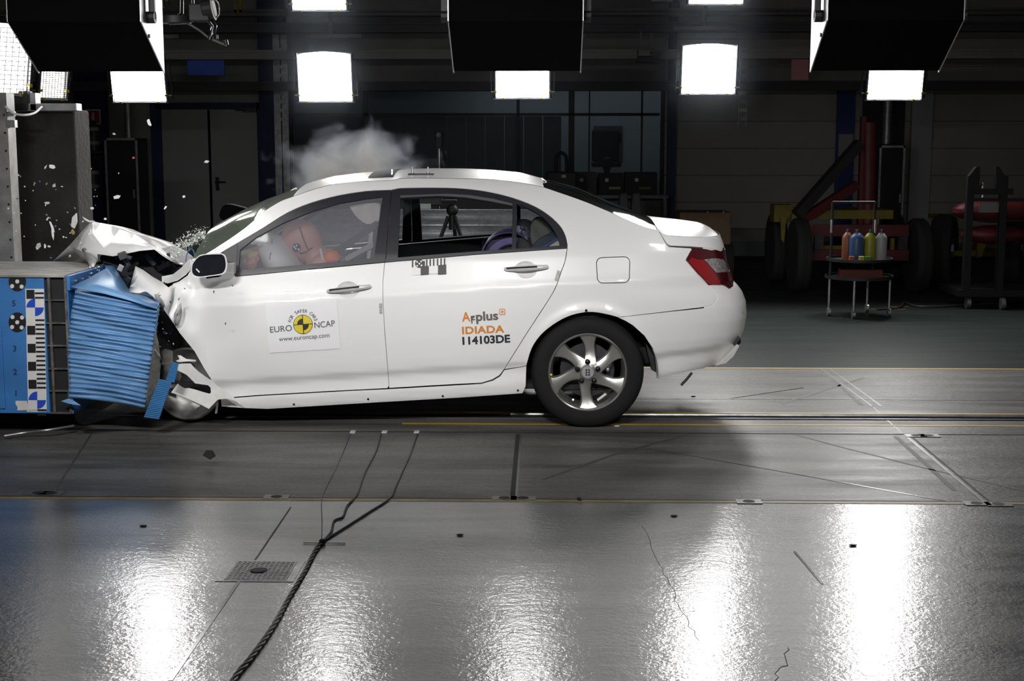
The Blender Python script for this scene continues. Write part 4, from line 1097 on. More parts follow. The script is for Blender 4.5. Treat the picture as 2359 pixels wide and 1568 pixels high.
AC = at(1362, 862, 0.02); AR = .385
def S(x, z):
    """near side skin of the car: depth y of the surface over (x, z)"""
    fade = np.clip((1.32 - z) / .45, 0, 1)
    zs = z - .066 * (x + .55) * fade
    y = np.interp(zs, _zz, _yy)
    t = np.clip((x - X0) / (xr(z) - X0), 0, .9995)
    n = 3.0
    y = y + (.9 - y) * (1 - (1 - t ** n) ** (1 / n)) * np.where(x > X0, 1, 0)
    tf = np.clip((-1.7 - x) / 1.2, 0, 1)
    y = y + .10 * tf ** 2
    r = np.sqrt((x - AC.x) ** 2 + (z - AC.z) ** 2)
    y = y - .013 * np.exp(-((r - AR) / .035) ** 2)
    return y
def cast(P, off=0.0, y1=.9):
    """pixels (n x 2) -> points on the car's skin moved inwards by off"""
    P = np.asarray(P, float)
    d = np.stack([(P[:, 0] - 1179.5) / F, -(P[:, 1] - 784.0) / F, -np.ones(len(P))], 1) @ RN.T
    d = d / d[:, 1:2]
    ys = np.linspace(-.12, y1, 240)
    T = ys - CN[1]
    X = CN[0] + d[:, 0:1] * T; Z = CN[2] + d[:, 2:3] * T
    G = ys[None, :] - S(X, Z)
    hit = G >= 0
    idx = np.where(hit.any(1), hit.argmax(1), np.argmax(G, 1))
    lo = ys[np.maximum(idx - 1, 0)]; hi = ys[idx]
    for _ in range(25):
        m = (lo + hi) / 2; t = m - CN[1]
        g = m - S(CN[0] + d[:, 0] * t, CN[2] + d[:, 2] * t)
        lo = np.where(g < 0, m, lo); hi = np.where(g < 0, hi, m)
    t = (lo + hi) / 2 + off - CN[1]
    return CN[None, :] + d * t[:, None]
def normal_at(p):
    e = .004
    x, z = p[:, 0], p[:, 2]
    dx = (S(x + e, z) - S(x - e, z)) / (2 * e); dz = (S(x, z + e) - S(x, z - e)) / (2 * e)
    n = np.stack([dx, -np.ones(len(p)), dz], 1)
    return n / np.linalg.norm(n, axis=1, keepdims=True)
def area2(p): return 0.5 * sum(p[i][0] * p[(i + 1) % len(p)][1] - p[(i + 1) % len(p)][0] * p[i][1] for i in range(len(p)))
def inset(poly, d):
    P = np.array(poly, float); n = len(P)
    if area2(poly) < 0: d = -d
    out = []
    for i in range(n):
        a, b, c = P[i - 1], P[i], P[(i + 1) % n]
        e1 = b - a; e2 = c - b
        n1 = np.array([-e1[1], e1[0]]) / (np.hypot(*e1) + 1e-9); n2 = np.array([-e2[1], e2[0]]) / (np.hypot(*e2) + 1e-9)
        m = n1 + n2; l = m @ m
        m = m / l * 2 if l > .5 else (n1 + n2)
        out.append(b + m * d)
    return [tuple(p) for p in out]
def resample(poly, step):
    out = []
    n = len(poly)
    for i in range(n):
        a = np.array(poly[i]); b = np.array(poly[(i + 1) % n]); k = max(1, int(np.hypot(*(b - a)) / step))
        for j in range(k): out.append(tuple(a + (b - a) * j / k))
    return out
def inside(pts, poly):
    P = np.asarray(poly); x, y = pts[:, 0], pts[:, 1]; c = np.zeros(len(pts), bool); j = len(P) - 1
    for i in range(len(P)):
        xi, yi = P[i]; xj, yj = P[j]
        m = ((yi > y) != (yj > y)) & (x < (xj - xi) * (y - yi) / (yj - yi + 1e-12) + xi)
        c ^= m; j = i
    return c
def patch(name, poly, m, parent, holes=(), off=0.0, gap=1.0, step=9, rim=.016, disp=None, mirror=False, flat_normals=False, y1=.9):
    poly = resample(inset(poly, gap) if gap else poly, step)
    holes = [resample(inset(h, -gap) if gap else h, step) for h in holes]
    P = np.array(poly)
    x0, y0 = P.min(0); x1, y1_ = P.max(0)
    gx, gy = np.meshgrid(np.arange(x0 + step / 2, x1, step), np.arange(y0 + step / 2, y1_, step))
    gx = gx + np.where((np.arange(gx.shape[0]) % 2)[:, None] == 1, step / 2, 0)
    G = np.stack([gx.ravel(), gy.ravel()], 1)
    keep = inside(G, poly)
    allb = np.concatenate([P] + [np.array(h) for h in holes])
    for h in holes: keep &= ~inside(G, h)
    G = G[keep]
    if len(G):
        dd = np.sqrt(((G[:, None, :] - allb[None, :, :]) ** 2).sum(2)).min(1)
        G = G[dd > step * .45]
    V = [Vector(v) for v in allb] + [Vector(v) for v in G]
    E = []; b = 0
    for ring in [poly] + holes:
        k = len(ring); E += [(b + i, b + (i + 1) % k) for i in range(k)]; b += k
    vo, eo, fo, *_ = delaunay_2d_cdt(V, E, [], 0, 1e-4)
    vo = np.array([(v.x, v.y) for v in vo])
    C = np.array([vo[list(f)].mean(0) for f in fo])
    ok = inside(C, poly)
    for h in holes: ok &= ~inside(C, h)
    fs = [f for f, o_ in zip(fo, ok) if o_]
    P3 = cast(vo, off, y1)
    if disp is not None:
        D = np.array([disp(px, py) for px, py in vo]); 
        d = np.stack([(vo[:, 0] - 1179.5) / F, -(vo[:, 1] - 784.0) / F, -np.ones(len(vo))], 1) @ RN.T; d = d / d[:, 1:2]
        P3 = P3 + d * D[:, None]
    N3 = normal_at(P3)
    if disp is not None:
        def full(q):
            d = np.stack([(q[:, 0] - 1179.5) / F, -(q[:, 1] - 784.0) / F, -np.ones(len(q))], 1) @ RN.T; d = d / d[:, 1:2]
            return cast(q, off, y1) + d * np.array([disp(*p) for p in q])[:, None]
        e = 1.2
        tx = full(vo + (e, 0)) - full(vo - (e, 0)); ty = full(vo + (0, e)) - full(vo - (0, e))
        N3 = np.cross(tx, ty); N3 /= np.linalg.norm(N3, axis=1, keepdims=True) + 1e-12
        N3 *= np.where(N3[:, 1:2] > 0, -1, 1)
    # orient towards the camera (y negative)
    F2 = []
    for f in fs:
        a, b_, c = P3[f[0]], P3[f[1]], P3[f[2]]
        F2.append(f if np.cross(b_ - a, c - a)[1] < 0 else f[::-1])
    nv = len(P3); verts = [tuple(p) for p in P3]; nrm = [tuple(n) for n in N3]
    if rim:
        from collections import Counter
        ec = Counter()
        for f in F2:
            for i in range(len(f)): ec[tuple(sorted((f[i], f[(i + 1) % len(f)])))] += 1
        for f in list(F2):
            for i in range(len(f)):
                a, b_ = f[i], f[(i + 1) % len(f)]
                if ec[tuple(sorted((a, b_)))] == 1:
                    k = len(verts)
                    pa, pb = P3[a], P3[b_]
                    ia = pa - N3[a] * rim; ib = pb - N3[b_] * rim
                    verts += [tuple(pa), tuple(pb), tuple(ib), tuple(ia)]
                    nn = np.cross(ia - pa, pb - pa); nn = nn / (np.linalg.norm(nn) + 1e-12)
                    nrm += [tuple(nn)] * 4
                    F2.append((k + 1, k, k + 3, k + 2))
    if mirror:
        verts = [(x, CARW - y, z) for x, y, z in verts]; F2 = [f[::-1] for f in F2]; nrm = [(a, -b_, c) for a, b_, c in nrm]
    o = mesh_obj(name, verts, F2, m, parent, True)
    if not flat_normals:
        o.data.normals_split_custom_set_from_vertices(nrm)
    if parent is not None: o.matrix_parent_inverse = Matrix.Translation(-Vector(parent.location)) if parent.parent is None else Matrix.Identity(4)
    return o

PAINT = M('white_car_paint', (0.80, 0.80, 0.80), 0.35, 0.0, 0.4, coat=0.6)
ROOFP = PAINT
CARGLASS = glassy('side_glass', (0.74, 0.78, 0.80), 0.01, 0.6)
HAZEGLASS = glassy('front_glass_painted_haze', (0.78, 0.80, 0.84), 0.05, 0.8, (.64, .66, .78), .23)  # pale haze of the cabin smoke is put into the glass colour
SCREEN = glassy('cracked_screen_glass', (0.46, 0.56, 0.48), 0.06, 1.5, (.40, .47, .38), .34)
REARGLASS = glassy('dark_rear_glass', (0.16, 0.18, 0.19), 0.03, 1.6)
PLAST = M('interior_black', (0.012, 0.012, 0.013), 0.7)

car = thing('car', 'white four door saloon crashing nose first into the blue barrier, bonnet folded up', 'car', (-.7, .9, 0))
CL = Matrix.Translation(-Vector(car.location))
def put(o, parent=None):
    if parent is None:
        o.parent = car; o.matrix_parent_inverse = CL
    else:
        o.parent = parent; o.matrix_parent_inverse = Matrix.Identity(4) 
    return o
# children of parts sit in world coordinates too: parts keep the identity as their own transform
def sub(o, part):
    o.parent = part; o.matrix_parent_inverse = CL if part.parent is None else Matrix.Identity(4)
    return o

# ---- outlines, in pixels of the photograph
DITCH = [(677, 452), (683, 449), (759, 425.6), (823, 418), (897, 415), (933, 410), (1028, 410.5), (1117, 412), (1177, 417), (1219, 423.6), (1251, 430)]
CEDGE = [(1251, 430), (1359, 468), (1462, 513), (1499, 526), (1515, 528)]
APIL = [(440, 597), (473, 584.5), (547, 537), (585, 507), (604, 489), (632, 471), (653, 460), (677, 452)]
WTOP = [(513, 580), (547, 560), (611, 522), (662, 490), (717, 467), (780, 450), (844, 440), (901, 437), (922, 433), (986, 432), (1049, 433), (1102, 438), (1145, 446), (1187, 457.5), (1230, 474.5), (1261, 493.5), (1287, 517), (1301, 540), (1306.6, 563)]
RGAP = [(1306.6, 572), (1302, 600), (1293, 625), (1280.6, 660), (1260, 696), (1213, 768), (1161, 851)]
ARCH = [(1424, 731), (1397, 724), (1366, 719), (1338, 721), (1306.5, 730), (1273, 749), (1245, 773), (1225, 803), (1213, 842)]
ARCH = catmull(ARCH, 3)
side = catmull(APIL, 3) + catmull(DITCH, 3)[1:] + catmull(CEDGE, 3)[1:] + [(1535, 563), (1542, 568), (1592, 571), (1594, 573), (1581, 597), (1633, 657), (1650, 677), (1653, 688), (1641, 703), (1618, 708)] + ARCH + [(1161, 851)] + catmull(RGAP, 4)[::-1][1:] + catmull(WTOP, 3)[::-1] + [(480, 600), (450, 606)]
fuel = []
for (cx, cy, a0) in ((1387, 606, PI), (1438, 604, 1.5 * PI), (1437, 638, 0), (1389, 639, PI / 2)):
    for k in range(6):
        t = a0 + PI / 2 * k / 5; fuel.append((cx + 13 * math.cos(t), cy + 13 * math.sin(t)))
put(patch('body_side', side, PAINT, car, holes=[fuel], gap=.8))
put(patch('fuel_flap', fuel, PAINT, car, gap=1.0))
fdoor = [(541, 637), (886, 604.5), (882, 650), (882, 690), (886, 760), (894, 860), (896, 889), (892, 894)] + [(800, 898.5), (700, 904), (600, 909.5), (555, 913)] + [(508, 917), (496, 902), (487, 877), (475, 845), (463, 790), (459, 730), (457, 690), (462, 664), (478, 650)]
def cup_ring(cx, cy): return [(cx + 26 * math.cos(2 * PI * k / 36), cy + 19 * math.sin(2 * PI * k / 36)) for k in range(36)]
def dent(px, py):
    """buckled skin at the front of the door"""
    a = max(0.0, 1 - (px - 457) / 110.0)
    return .011 * a * math.sin((px - 457) / 30.0 + py / 60.0) * math.sin(py / 55.0) + .010 * math.exp(-((px - 560) / 45) ** 2 - ((py - 860) / 55) ** 2) - .008 * math.exp(-((px - 610) / 60) ** 2 - ((py - 790) / 70) ** 2)
fd = put(patch('front_door', fdoor, PAINT, car, holes=[cup_ring(802, 667)], gap=.45, disp=dent))
rdoor = [(886, 604.5), (1092, 586.7), (1306.6, 572)] + catmull(RGAP, 4)[1:] + [(1151, 864), (1134, 874), (1109, 881.5), (1000, 887.5), (896, 893.8), (896, 889), (894, 860), (886, 760), (882, 690), (882, 650)]
rd = put(patch('rear_door', rdoor, PAINT, car, holes=[cup_ring(1211, 621)], gap=.6))
sill = [(508, 918.5), (555, 914.5), (600, 911), (700, 905.5), (800, 900), (892, 895.8), (1000, 889.5), (1109, 883.5), (1135, 876), (1152, 866), (1161, 852.5), (1213, 843.5), (1211, 890), (1204, 906), (1051, 916.5), (860, 927.5), (751, 934), (617, 942), (560, 940), (510, 936)]
put(patch('sill', sill, PAINT, car, gap=.6))
bump = [(1424, 731), (1618, 709.5), (1642, 704), (1654, 689), (1652, 679), (1634, 658), (1666, 658), (1679, 665), (1684, 690), (1686, 730), (1684, 770), (1680, 800), (1660, 830), (1645, 843), (1580, 857), (1515, 873), (1514, 850), (1512, 832), (1504, 803), (1484, 773), (1457, 749), (1440, 739)]
rb = put(patch('rear_bumper', bump, PAINT, car, gap=.7, step=7, y1=.9))
sub(MB().prism([at(x, y, .27) for x, y in ((1648, 843), (1662, 831), (1684, 809), (1699, 793), (1704, 797), (1691, 820), (1672, 838))], (0, .3, 0)).build('lower_lip', M('grey_lip', (.55, .54, .52), .45), None, bevel=.004), rb)
sub(MB().prism([at(x, y, .30) for x, y in ((1687, 804), (1706, 778), (1707, 789), (1699, 797))], (0, .25, 0)).build('reflector_slot', MAT['blackgloss'], None), rb)
# rear corner wrap: the skin carried on round the tail, a little inside the outer panels
vs = []; fs = []; nz, nh = 40, 26
for j in range(nz):
    z = .335 + (1.12 - .335) * j / (nz - 1); xe_ = float(xr(z)); half = []
    for i in range(nh):
        x = .96 + (xe_ - .96) * math.sin(PI / 2 * i / nh)
        half.append((x, min(float(S(x, z)) + .003, .9), z))
    half.append((xe_, .9, z))
    vs += half + [(x, CARW - y, z_) for x, y, z_ in half[:-1][::-1]]
nu = 2 * nh
for j in range(nz - 1):
    for i in range(nu): fs.append((j * (nu + 1) + i, j * (nu + 1) + i + 1, (j + 1) * (nu + 1) + i + 1, (j + 1) * (nu + 1) + i))
def redf(f):
    c = np.mean([vs[i] for i in f], 0); return .845 < c[2] < 1.045 and (c[1] < .60 or c[1] > CARW - .60)
keepf = [f for f in fs if not redf(f)]; redfs = [f for f in fs if redf(f)]
put(mesh_obj('rear_panel', vs, keepf, PAINT, car, True)); WRAP = (vs, redfs)
# far side: the same skin mirrored
put(patch('body_side', side, PAINT, car, gap=.8, step=18, mirror=True))
put(patch('rear_door', rdoor, PAINT, car, gap=.8, step=18, mirror=True))
put(patch('front_door', fdoor, PAINT, car, gap=.8, step=18, mirror=True))
put(patch('sill', sill, PAINT, car, gap=.6, step=18, mirror=True))
# ---- window frames and glass
fglass = [(547, 622), (548, 580), (590, 547), (653, 513.5), (717, 488), (780, 469), (844, 458), (881, 453.5), (874, 500), (861, 594)]
fframe = catmull(WTOP[:8], 3) + [(902, 437), (896, 500), (888.5, 595), (886.5, 604), (713, 620), (541, 636.5)]
FTRIM = M('satin_frame', (0.022, 0.023, 0.029), 0.4)
wf = put(patch('window_frame', fframe, FTRIM, car, holes=[fglass], gap=.6, step=7, off=.002))
sub(patch('window_glass', fglass, HAZEGLASS, None, gap=-1.5, step=14, rim=0, off=.014), wf)
sub(patch('belt_strip', [(541, 627), (700, 611.5), (888, 594), (887, 603.5), (713, 619.5), (541, 636.5)], FTRIM, None, gap=.3, step=7, off=-.006, rim=.01), wf)
sub(patch('sail_panel', [(514, 581), (547, 561), (544, 630), (541, 632)], M('sail_black', (.05, .05, .056), .5), None, gap=.3, step=6, off=-.002), wf)
sub(patch('divider_bar', [(547, 577), (553, 574), (549, 624), (545, 626)], FTRIM, None, gap=.1, step=5, off=-.004), wf)
rglass = catmull([(923, 457.5), (1007, 453), (1071, 456), (1134, 466), (1180, 475.5)], 3) + [(1178.5, 573), (1092, 579), (917, 593)]
qglass = catmull([(1191, 470), (1219, 481), (1251, 501), (1272, 525), (1286, 551), (1288, 565)], 3) + [(1189.5, 572)]
rframe = [(902, 437)] + catmull(WTOP[8:], 3) + [(1306.6, 571.5), (1092, 586), (887, 604), (889, 595), (896, 500)]
wf2 = put(patch('window_frame', rframe, FTRIM, car, holes=[rglass, qglass], gap=.6, step=7, off=.002))
sub(patch('window_glass', rglass, CARGLASS, None, gap=-1.5, step=14, rim=0, off=.014), wf2)
sub(patch('quarter_glass', qglass, CARGLASS, None, gap=-1.5, step=10, rim=0, off=.014), wf2)
sub(patch('belt_strip', [(888, 595), (1092, 578.5), (1300, 564.5), (1306.6, 564), (1306.6, 571.5), (1092, 586), (887, 604)], FTRIM, None, gap=.3, step=7, off=-.006, rim=.01), wf2)
sub(patch('inner_seal', [(922, 450), (1028, 446), (1082, 449), (1138, 458), (1181, 469), (1180, 473), (1134, 464), (1071, 454), (1007, 450.5), (922, 454.5)], M('seal_grey', (.10, .10, .10), .4), None, gap=.1, step=6, off=-.001, rim=.004), wf2)
put(patch('window_frame', fframe, FTRIM, car, holes=[fglass], gap=.6, step=12, off=.002, mirror=True))
put(patch('window_frame', rframe, FTRIM, car, holes=[rglass, qglass], gap=.6, step=12, off=.002, mirror=True))
# ---- lamps
rear_vs, rear_red = WRAP
TAIL = [(1595, 570.5), (1612, 571), (1628, 573), (1655, 580), (1671, 592), (1680, 610), (1687, 630), (1691, 648), (1690, 659), (1681, 665), (1672, 659), (1666, 656.5), (1633, 656), (1606, 628), (1580, 598), (1583, 591)]
REDL = M('tail_red', (.28, .008, .012), .12, coat=1.0); REDD = M('tail_red_dark', (.07, .004, .008), .1, coat=1.0); CLEARL = M('tail_clear', (.45, .42, .43), .15, .4, coat=1.0, var=.5, vscale=60)
tl_ = put(patch('tail_lamp', TAIL, REDD, car, gap=.8, step=6, off=-.010, rim=.024))
sub(mesh_obj('lamp_wrap', rear_vs, rear_red, REDD, None, True), tl_)
sub(patch('clear_lens', [(1622, 597), (1648, 594), (1667, 597), (1678, 612), (1682, 626), (1650, 628)], CLEARL, None, gap=.3, step=5, off=-.013, rim=.004), tl_)
sub(patch('red_lens', [(1585, 601), (1594, 592), (1605, 597), (1621, 598), (1649, 629), (1662, 655), (1634, 655)], REDL, None, gap=.3, step=5, off=-.013, rim=.004), tl_)
# ---- caps: surfaces that run from one side of the car to the other
def ytop(out, px):
    xs = [p[0] for p in out]; ys = [p[1] for p in out]
    return float(np.interp(px, xs, ys))
def projx(X, Y):  # pixel column of a point at that x and depth (height has hardly any part in it)
    d = RN.T @ (np.array([X, Y, 1.45]) - CN); return 1179.5 + F * d[0] / -d[2]
def cap(name, near, out, m, parent=car, nn=26, pw=2.3, off=0.0, th=0, yc=.9, full=True, mono=True):
    P = cast(np.array(near, float), off)
    vs = []; L_ = len(P)
    for p in P:
        px = projx(p[0], yc); zc_ = at(px, ytop(out, px), yc).z
        if mono: zc_ = max(zc_, p[2] + .004)
        for i in range(nn + 1):
            u = i / nn * (2 if full else 1)
            a = 1 - abs(1 - u)
            y = p[1] + (yc - p[1]) * a if u <= 1 else CARW - (p[1] + (yc - p[1]) * a)
            z = p[2] + (zc_ - p[2]) * (1 - (1 - a) ** pw)
            vs.append((p[0], y, z))
    fs = [(j * (nn + 1) + i, (j + 1) * (nn + 1) + i, (j + 1) * (nn + 1) + i + 1, j * (nn + 1) + i + 1) for j in range(L_ - 1) for i in range(nn)]
    o = mesh_obj(name, vs, fs, m, parent, True)
    bm = bmesh.new(); bm.from_mesh(o.data); bmesh.ops.recalc_face_normals(bm, faces=bm.faces)
    if sum(f.normal.z for f in bm.faces) < 0: bmesh.ops.reverse_faces(bm, faces=bm.faces)
    bm.to_mesh(o.data); bm.free()
    if parent is car: o.matrix_parent_inverse = CL
    return o
ROOFTOP = [(600, 470), (649, 449), (672, 436), (685, 430), (738, 413), (770, 405), (833, 397.5), (901, 391.5), (986, 387.5), (1071, 388), (1134, 391), (1198, 397), (1249, 411), (1300, 424)]
REARTOP = [(1200, 400), (1249, 411), (1257, 412), (1335, 433), (1403, 463), (1479, 494), (1520, 514), (1540, 520)]
SCRTOP = [(380, 598), (400, 584), (420, 558.5), (452, 541), (509, 511), (568, 480), (621, 456), (649, 447), (700, 425)]
roof = cap('roof', catmull(DITCH, 4), ROOFTOP, PAINT, pw=2.0, off=-.001)
cap('windscreen', catmull([(444, 596)] + APIL[1:] , 4), SCRTOP, SCREEN, pw=2.0, off=.004)
cap('rear_window', catmull(CEDGE[:-1] + [(1512, 528)], 4), REARTOP, REARGLASS, pw=2.0, off=.004)
BSH = [(1515, 530), (1530, 539), (1560, 543), (1600, 545), (1640, 547), (1660, 552)]
BTOP = [(1380, 500), (1440, 499), (1479, 498), (1520, 502), (1570, 507), (1615, 513), (1632, 520), (1645, 530), (1660, 545)]
lidside = catmull(BSH, 3) + [(1666, 562), (1672, 575), (1661, 579.5), (1635, 571.5), (1592, 568), (1544, 566), (1536, 560.5), (1517, 531)]
lid = put(patch('boot_lid', lidside, PAINT, car, gap=.7, step=6))
bt_ = cap('lid_top', catmull(BSH, 4), BTOP, PAINT, parent=None, pw=2.2, off=-.001)
sub(bt_, lid)
# roof trim: glass panel at the front of the roof, aerial brackets, chrome clips
def on_roof(px, py, lift=0.0):
    """first point of the roof or another cap met by the camera's ray"""
    d = Vector(ray(px, py)).normalized()
    ok, loc, nr, _ = roof.ray_cast(roof.matrix_world.inverted() @ CAM, d)
    return (roof.matrix_world @ loc - d * lift) if ok else at(px, py, .6)
bpy.context.view_layer.update()
PANO = M('panorama_glass', (.012, .013, .02), .06)
vs = []; 
for k in range(9):
    px = 845 + (903 - 845) * k / 8
    P = cast(np.array([[px - 4, 413.5 - (k / 8) * 2]]), 0)[0]
    X = P[0]
    row = []
    for i in range(15):
        y = .44 + (1.36 - .44) * i / 14
        hit = roof.closest_point_on_mesh(roof.matrix_world.inverted() @ Vector((X, y, 1.6)))
        row.append(hit[1] + roof.matrix_world.translation * 0 + Vector((0, 0, .004)))
    vs.append(row)
flat = [p for r_ in vs for p in r_]
sr = mesh_obj('sunroof_glass', flat, [(a * 15 + b, a * 15 + b + 1, (a + 1) * 15 + b + 1, (a + 1) * 15 + b) for a in range(8) for b in range(14)], PANO, None, True)
sub(sr, roof)
def roof_bit(name, pts, r, m):
    return sub(MB().tube([on_roof(x, y, .004) for x, y in pts], r, 8).build(name, m, None, smooth=True), roof)
roof_bit('chrome_clip', [(904, 393), (904, 404)], .008, MAT['chrome'])
roof_bit('bracket_plate', [(940, 402), (1000, 402)], .007, MAT['dark_steel'])
for px in (950, 986):
    b0 = on_roof(px, 401, .004)
    sub(MB().cyl(b0, b0 + Vector((0, 0, .045)), .005).cyl(b0, b0 + Vector((0, 0, .012)), .011).build('aerial_stud', MAT['steel'], None, smooth=True), roof)
roof_bit('front_rail_end', catmull([(684, 433), (672, 439), (671, 445), (676, 452)], 4), .006, MAT['white'])
roof_bit('rear_rail_end', catmull([(1248, 411), (1257, 418), (1257, 424), (1251, 429)], 4), .004, MAT['steel'])
roof_bit('roof_seam', catmull([(759, 428), (823, 420), (897, 416.5)], 4), .002, MAT['dark_steel'])
# ---- door furniture
def handle(door, x0, y0, x1, y1, cx, cy, lock):
    cup = cup_ring(cx, cy)
    sub(patch('handle_cup', cup, PAINT, None, gap=-.8, step=4, off=.001, rim=0, disp=lambda px, py: .026 * max(0, 1 - ((px - cx) / 26.0) ** 2 - ((py - cy) / 19.0) ** 2) ** .8), door)
    pts = catmull([(x0, y0), (x0 + (x1 - x0) * .3, y0 + (y1 - y0) * .34), (x0 + (x1 - x0) * .7, y0 + (y1 - y0) * .73), (x1, y1)], 6)
    base = cast(np.array(pts), 0)
    n = len(pts); mb = MB(); P = []; R = []
    for i, b in enumerate(base):
        t = i / (n - 1); P.append(Vector(b) + Vector((0, -.02 * math.sin(PI * min(1, max(0, t))) ** .5 - .008, 0))); R.append(.012 + .005 * math.sin(PI * t))
    g = sub(mb.tube(P, R, 12).build('handle', M('handle_silver', (.70, .70, .72), .25, .2), None, smooth=True), door)
    s0, s1 = int(n * .1), int(n * .75)
    sub(MB().tube([p + Vector((0, -.011, .006)) for p in P[s0:s1]], .0075, 8).build('handle_chrome', MAT['chrome'], None, smooth=True), door)
    return g
handle(fd, 756, 670, 853, 659, 802, 667, True)
handle(rd, 1163, 619.5, 1261, 614, 1211, 620, False)
# tapes over the door gaps
TAPE = M('grey_tape', (.38, .38, .36), .5, var=.4, vscale=90)
sub(patch('gap_tape', [(873, 699), (880.5, 698.5), (881, 722), (874, 722)], TAPE, None, gap=0, step=4, off=-.004, rim=.002), fd)
sub(patch('gap_tape', [(1284, 622), (1292, 625), (1284, 648), (1277, 645)], TAPE, None, gap=0, step=4, off=-.004, rim=.002), rd)
# ---- writing on the doors, laid on the skin
def lettering(name, s, x0, y0, x1, y1, cap_h, col, door, bold=0.0, spacing=1.0, off=-.002, disp=None):
    """text from baseline start (x0, y0) to baseline end (x1, y1), capital height in pixels"""
    V, Fc = text_mesh(s, bold, 1.0, spacing)
    xs = [v[0] for v in V]; w0, w1 = min(xs), max(xs)
    caph = .69
    a = np.array((x0, y0)); b = np.array((x1, y1)); d = (b - a) / (w1 - w0)
    e = (b - a) / np.hypot(*(b - a)); n = np.array((e[1], -e[0]))
    pts = np.array([a + d * (v[0] - w0) + n * (v[1] / caph * cap_h) for v in V])
    P = cast(pts, off) if disp is None else castd(pts, off)
    o = mesh_obj(name, P, Fc, col, None)
    return sub(o, door)
INK = M('ink_grey', (.055, .06, .062), .5); INKD = M('ink_dark', (.018, .022, .03), .5); ORG = M('ink_orange', (.62, .20, .012), .5); GRY = M('ink_warm_grey', (.12, .105, .095), .5)
dec = sub(patch('decal_sheet', [(611, 700), (775, 689), (785, 802.5), (621, 813)], M('decal_white', (.82, .82, .84), .38), None, gap=0, step=9, off=-.004, rim=0, disp=dent), fd)
def letterd(name, s, *a, **k):
    k.setdefault('off', -.006); return lettering(name, s, *a, disp=dent, **k)
def castd(P, off):
    P = np.asarray(P, float); Q = cast(P, off); d = np.array([ray(*p) for p in P]); return Q + d * np.array([dent(*p) for p in P])[:, None]
letterd('lettering', 'EURO', 622.7, 766, 673, 761.5, 13.4, INK, fd, .002)
letterd('lettering', 'NCAP', 725, 755.8, 772, 750.8, 13.6, INK, fd, .002)
letterd('lettering', 'www.euroncap.com', 643, 786, 759, 776.5, 10.4, INK, fd, .0)
# the arc of small capitals
arc = 'FOR SAFER CARS'
V_all = []
cx, cy, Rr = 698, 747, 27.5
ang = [math.radians(166 - (166 - 20) * i / (len(arc) - 1)) for i in range(len(arc))]
av = []; af = []
for c, t in zip(arc, ang):
    if c == ' ': continue
    V, Fc = text_mesh(c, .008, 1.0); w = max(v[0] for v in V); w_0 = min(v[0] for v in V); b0 = len(av)
    for v in V:
        u = (v[0] - (w + w_0) / 2) * 10.2; h = v[1] / .69 * 7.6
        r_ = Rr + h; tx = -math.sin(t); ty = math.cos(t)
        av.append((cx + r_ * math.cos(t) - tx * u, cy - r_ * math.sin(t) + ty * u))
    af += [tuple(b0 + i for i in f) for f in Fc]
sub(mesh_obj('lettering', castd(np.array(av), -.006), af, INK, None), fd)
# the round yellow emblem
def discpatch(name, cx, cy, r, m, door, a0=0, a1=2 * PI, r0=0, off=-.0135, n=40, cf=cast):
    vs = []; fs = []
    for k in range(n + 1):
        t = a0 + (a1 - a0) * k / n
        vs += [(cx + r0 * math.cos(t), cy - r0 * math.sin(t)), (cx + r * math.cos(t), cy - r * math.sin(t))]
    fs = [(2 * k, 2 * k + 1, 2 * k + 3, 2 * k + 2) for k in range(n)]
    return sub(mesh_obj(name, cf(np.array(vs), off), fs, m, None), door)
EMY = M('emblem_yellow', (.70, .56, .035), .45); EMD = M('emblem_black', (.02, .018, .01), .5)
discpatch('emblem', 698, 747, 22.5, EMD, fd, off=-.0055, cf=castd)
th_ = math.radians(4)
for q_ in range(4): discpatch('emblem_quarter', 698 + .9 * (1 if q_ in (0, 3) else -1), 747 - .9 * (1 if q_ in (0, 1) else -1), 20.2, EMY, fd, th_ + q_ * PI / 2, th_ + (q_ + 1) * PI / 2, off=-.0062, n=14, cf=castd)
for q_ in (1, 3): discpatch('emblem_core', 698 + .9 * (1 if q_ in (0, 3) else -1), 747 - .9 * (1 if q_ in (0, 1) else -1), 12.5, EMD, fd, th_ + q_ * PI / 2, th_ + (q_ + 1) * PI / 2, off=-.0068, n=14, cf=castd)
lettering('lettering', 'A', 1064.7, 740.5, 1084, 739.2, 21, ORG, rd, .02)
V, Fc = text_mesh('p', .025)
lettering('lettering', 'r', 1085.5, 744, 1094, 743.4, 24, GRY, rd, .03)
lettering('lettering', 'c', 1087, 737.5, 1094.5, 737, 15.5, GRY, rd, .02)
lettering('lettering', 'plus', 1097, 739, 1148, 735.6, 20, GRY, rd, .03)
lettering('lettering', 'IDIADA', 1064.7, 769, 1162, 765, 16, ORG, rd, .03, 1.05)
lettering('lettering', '114103DE', 1065.6, 793.5, 1175.6, 787.8, 17, INKD, rd, .035)
pb_ = [(1157 + 7 * max(-1, min(1, 1.25 * math.cos(2 * PI * k / 32))) , 718 + 7 * max(-1, min(1, 1.25 * math.sin(2 * PI * k / 32)))) for k in range(32)]
pin = [(1157 + (p[0] - 1157) * .78, 718 + (p[1] - 718) * .78) for p in pb_]
vs = cast(np.array(pb_ + pin), -.0035); sub(mesh_obj('emblem', vs, [(k, (k + 1) % 32, 32 + (k + 1) % 32, 32 + k) for k in range(32)], ORG, None), rd)
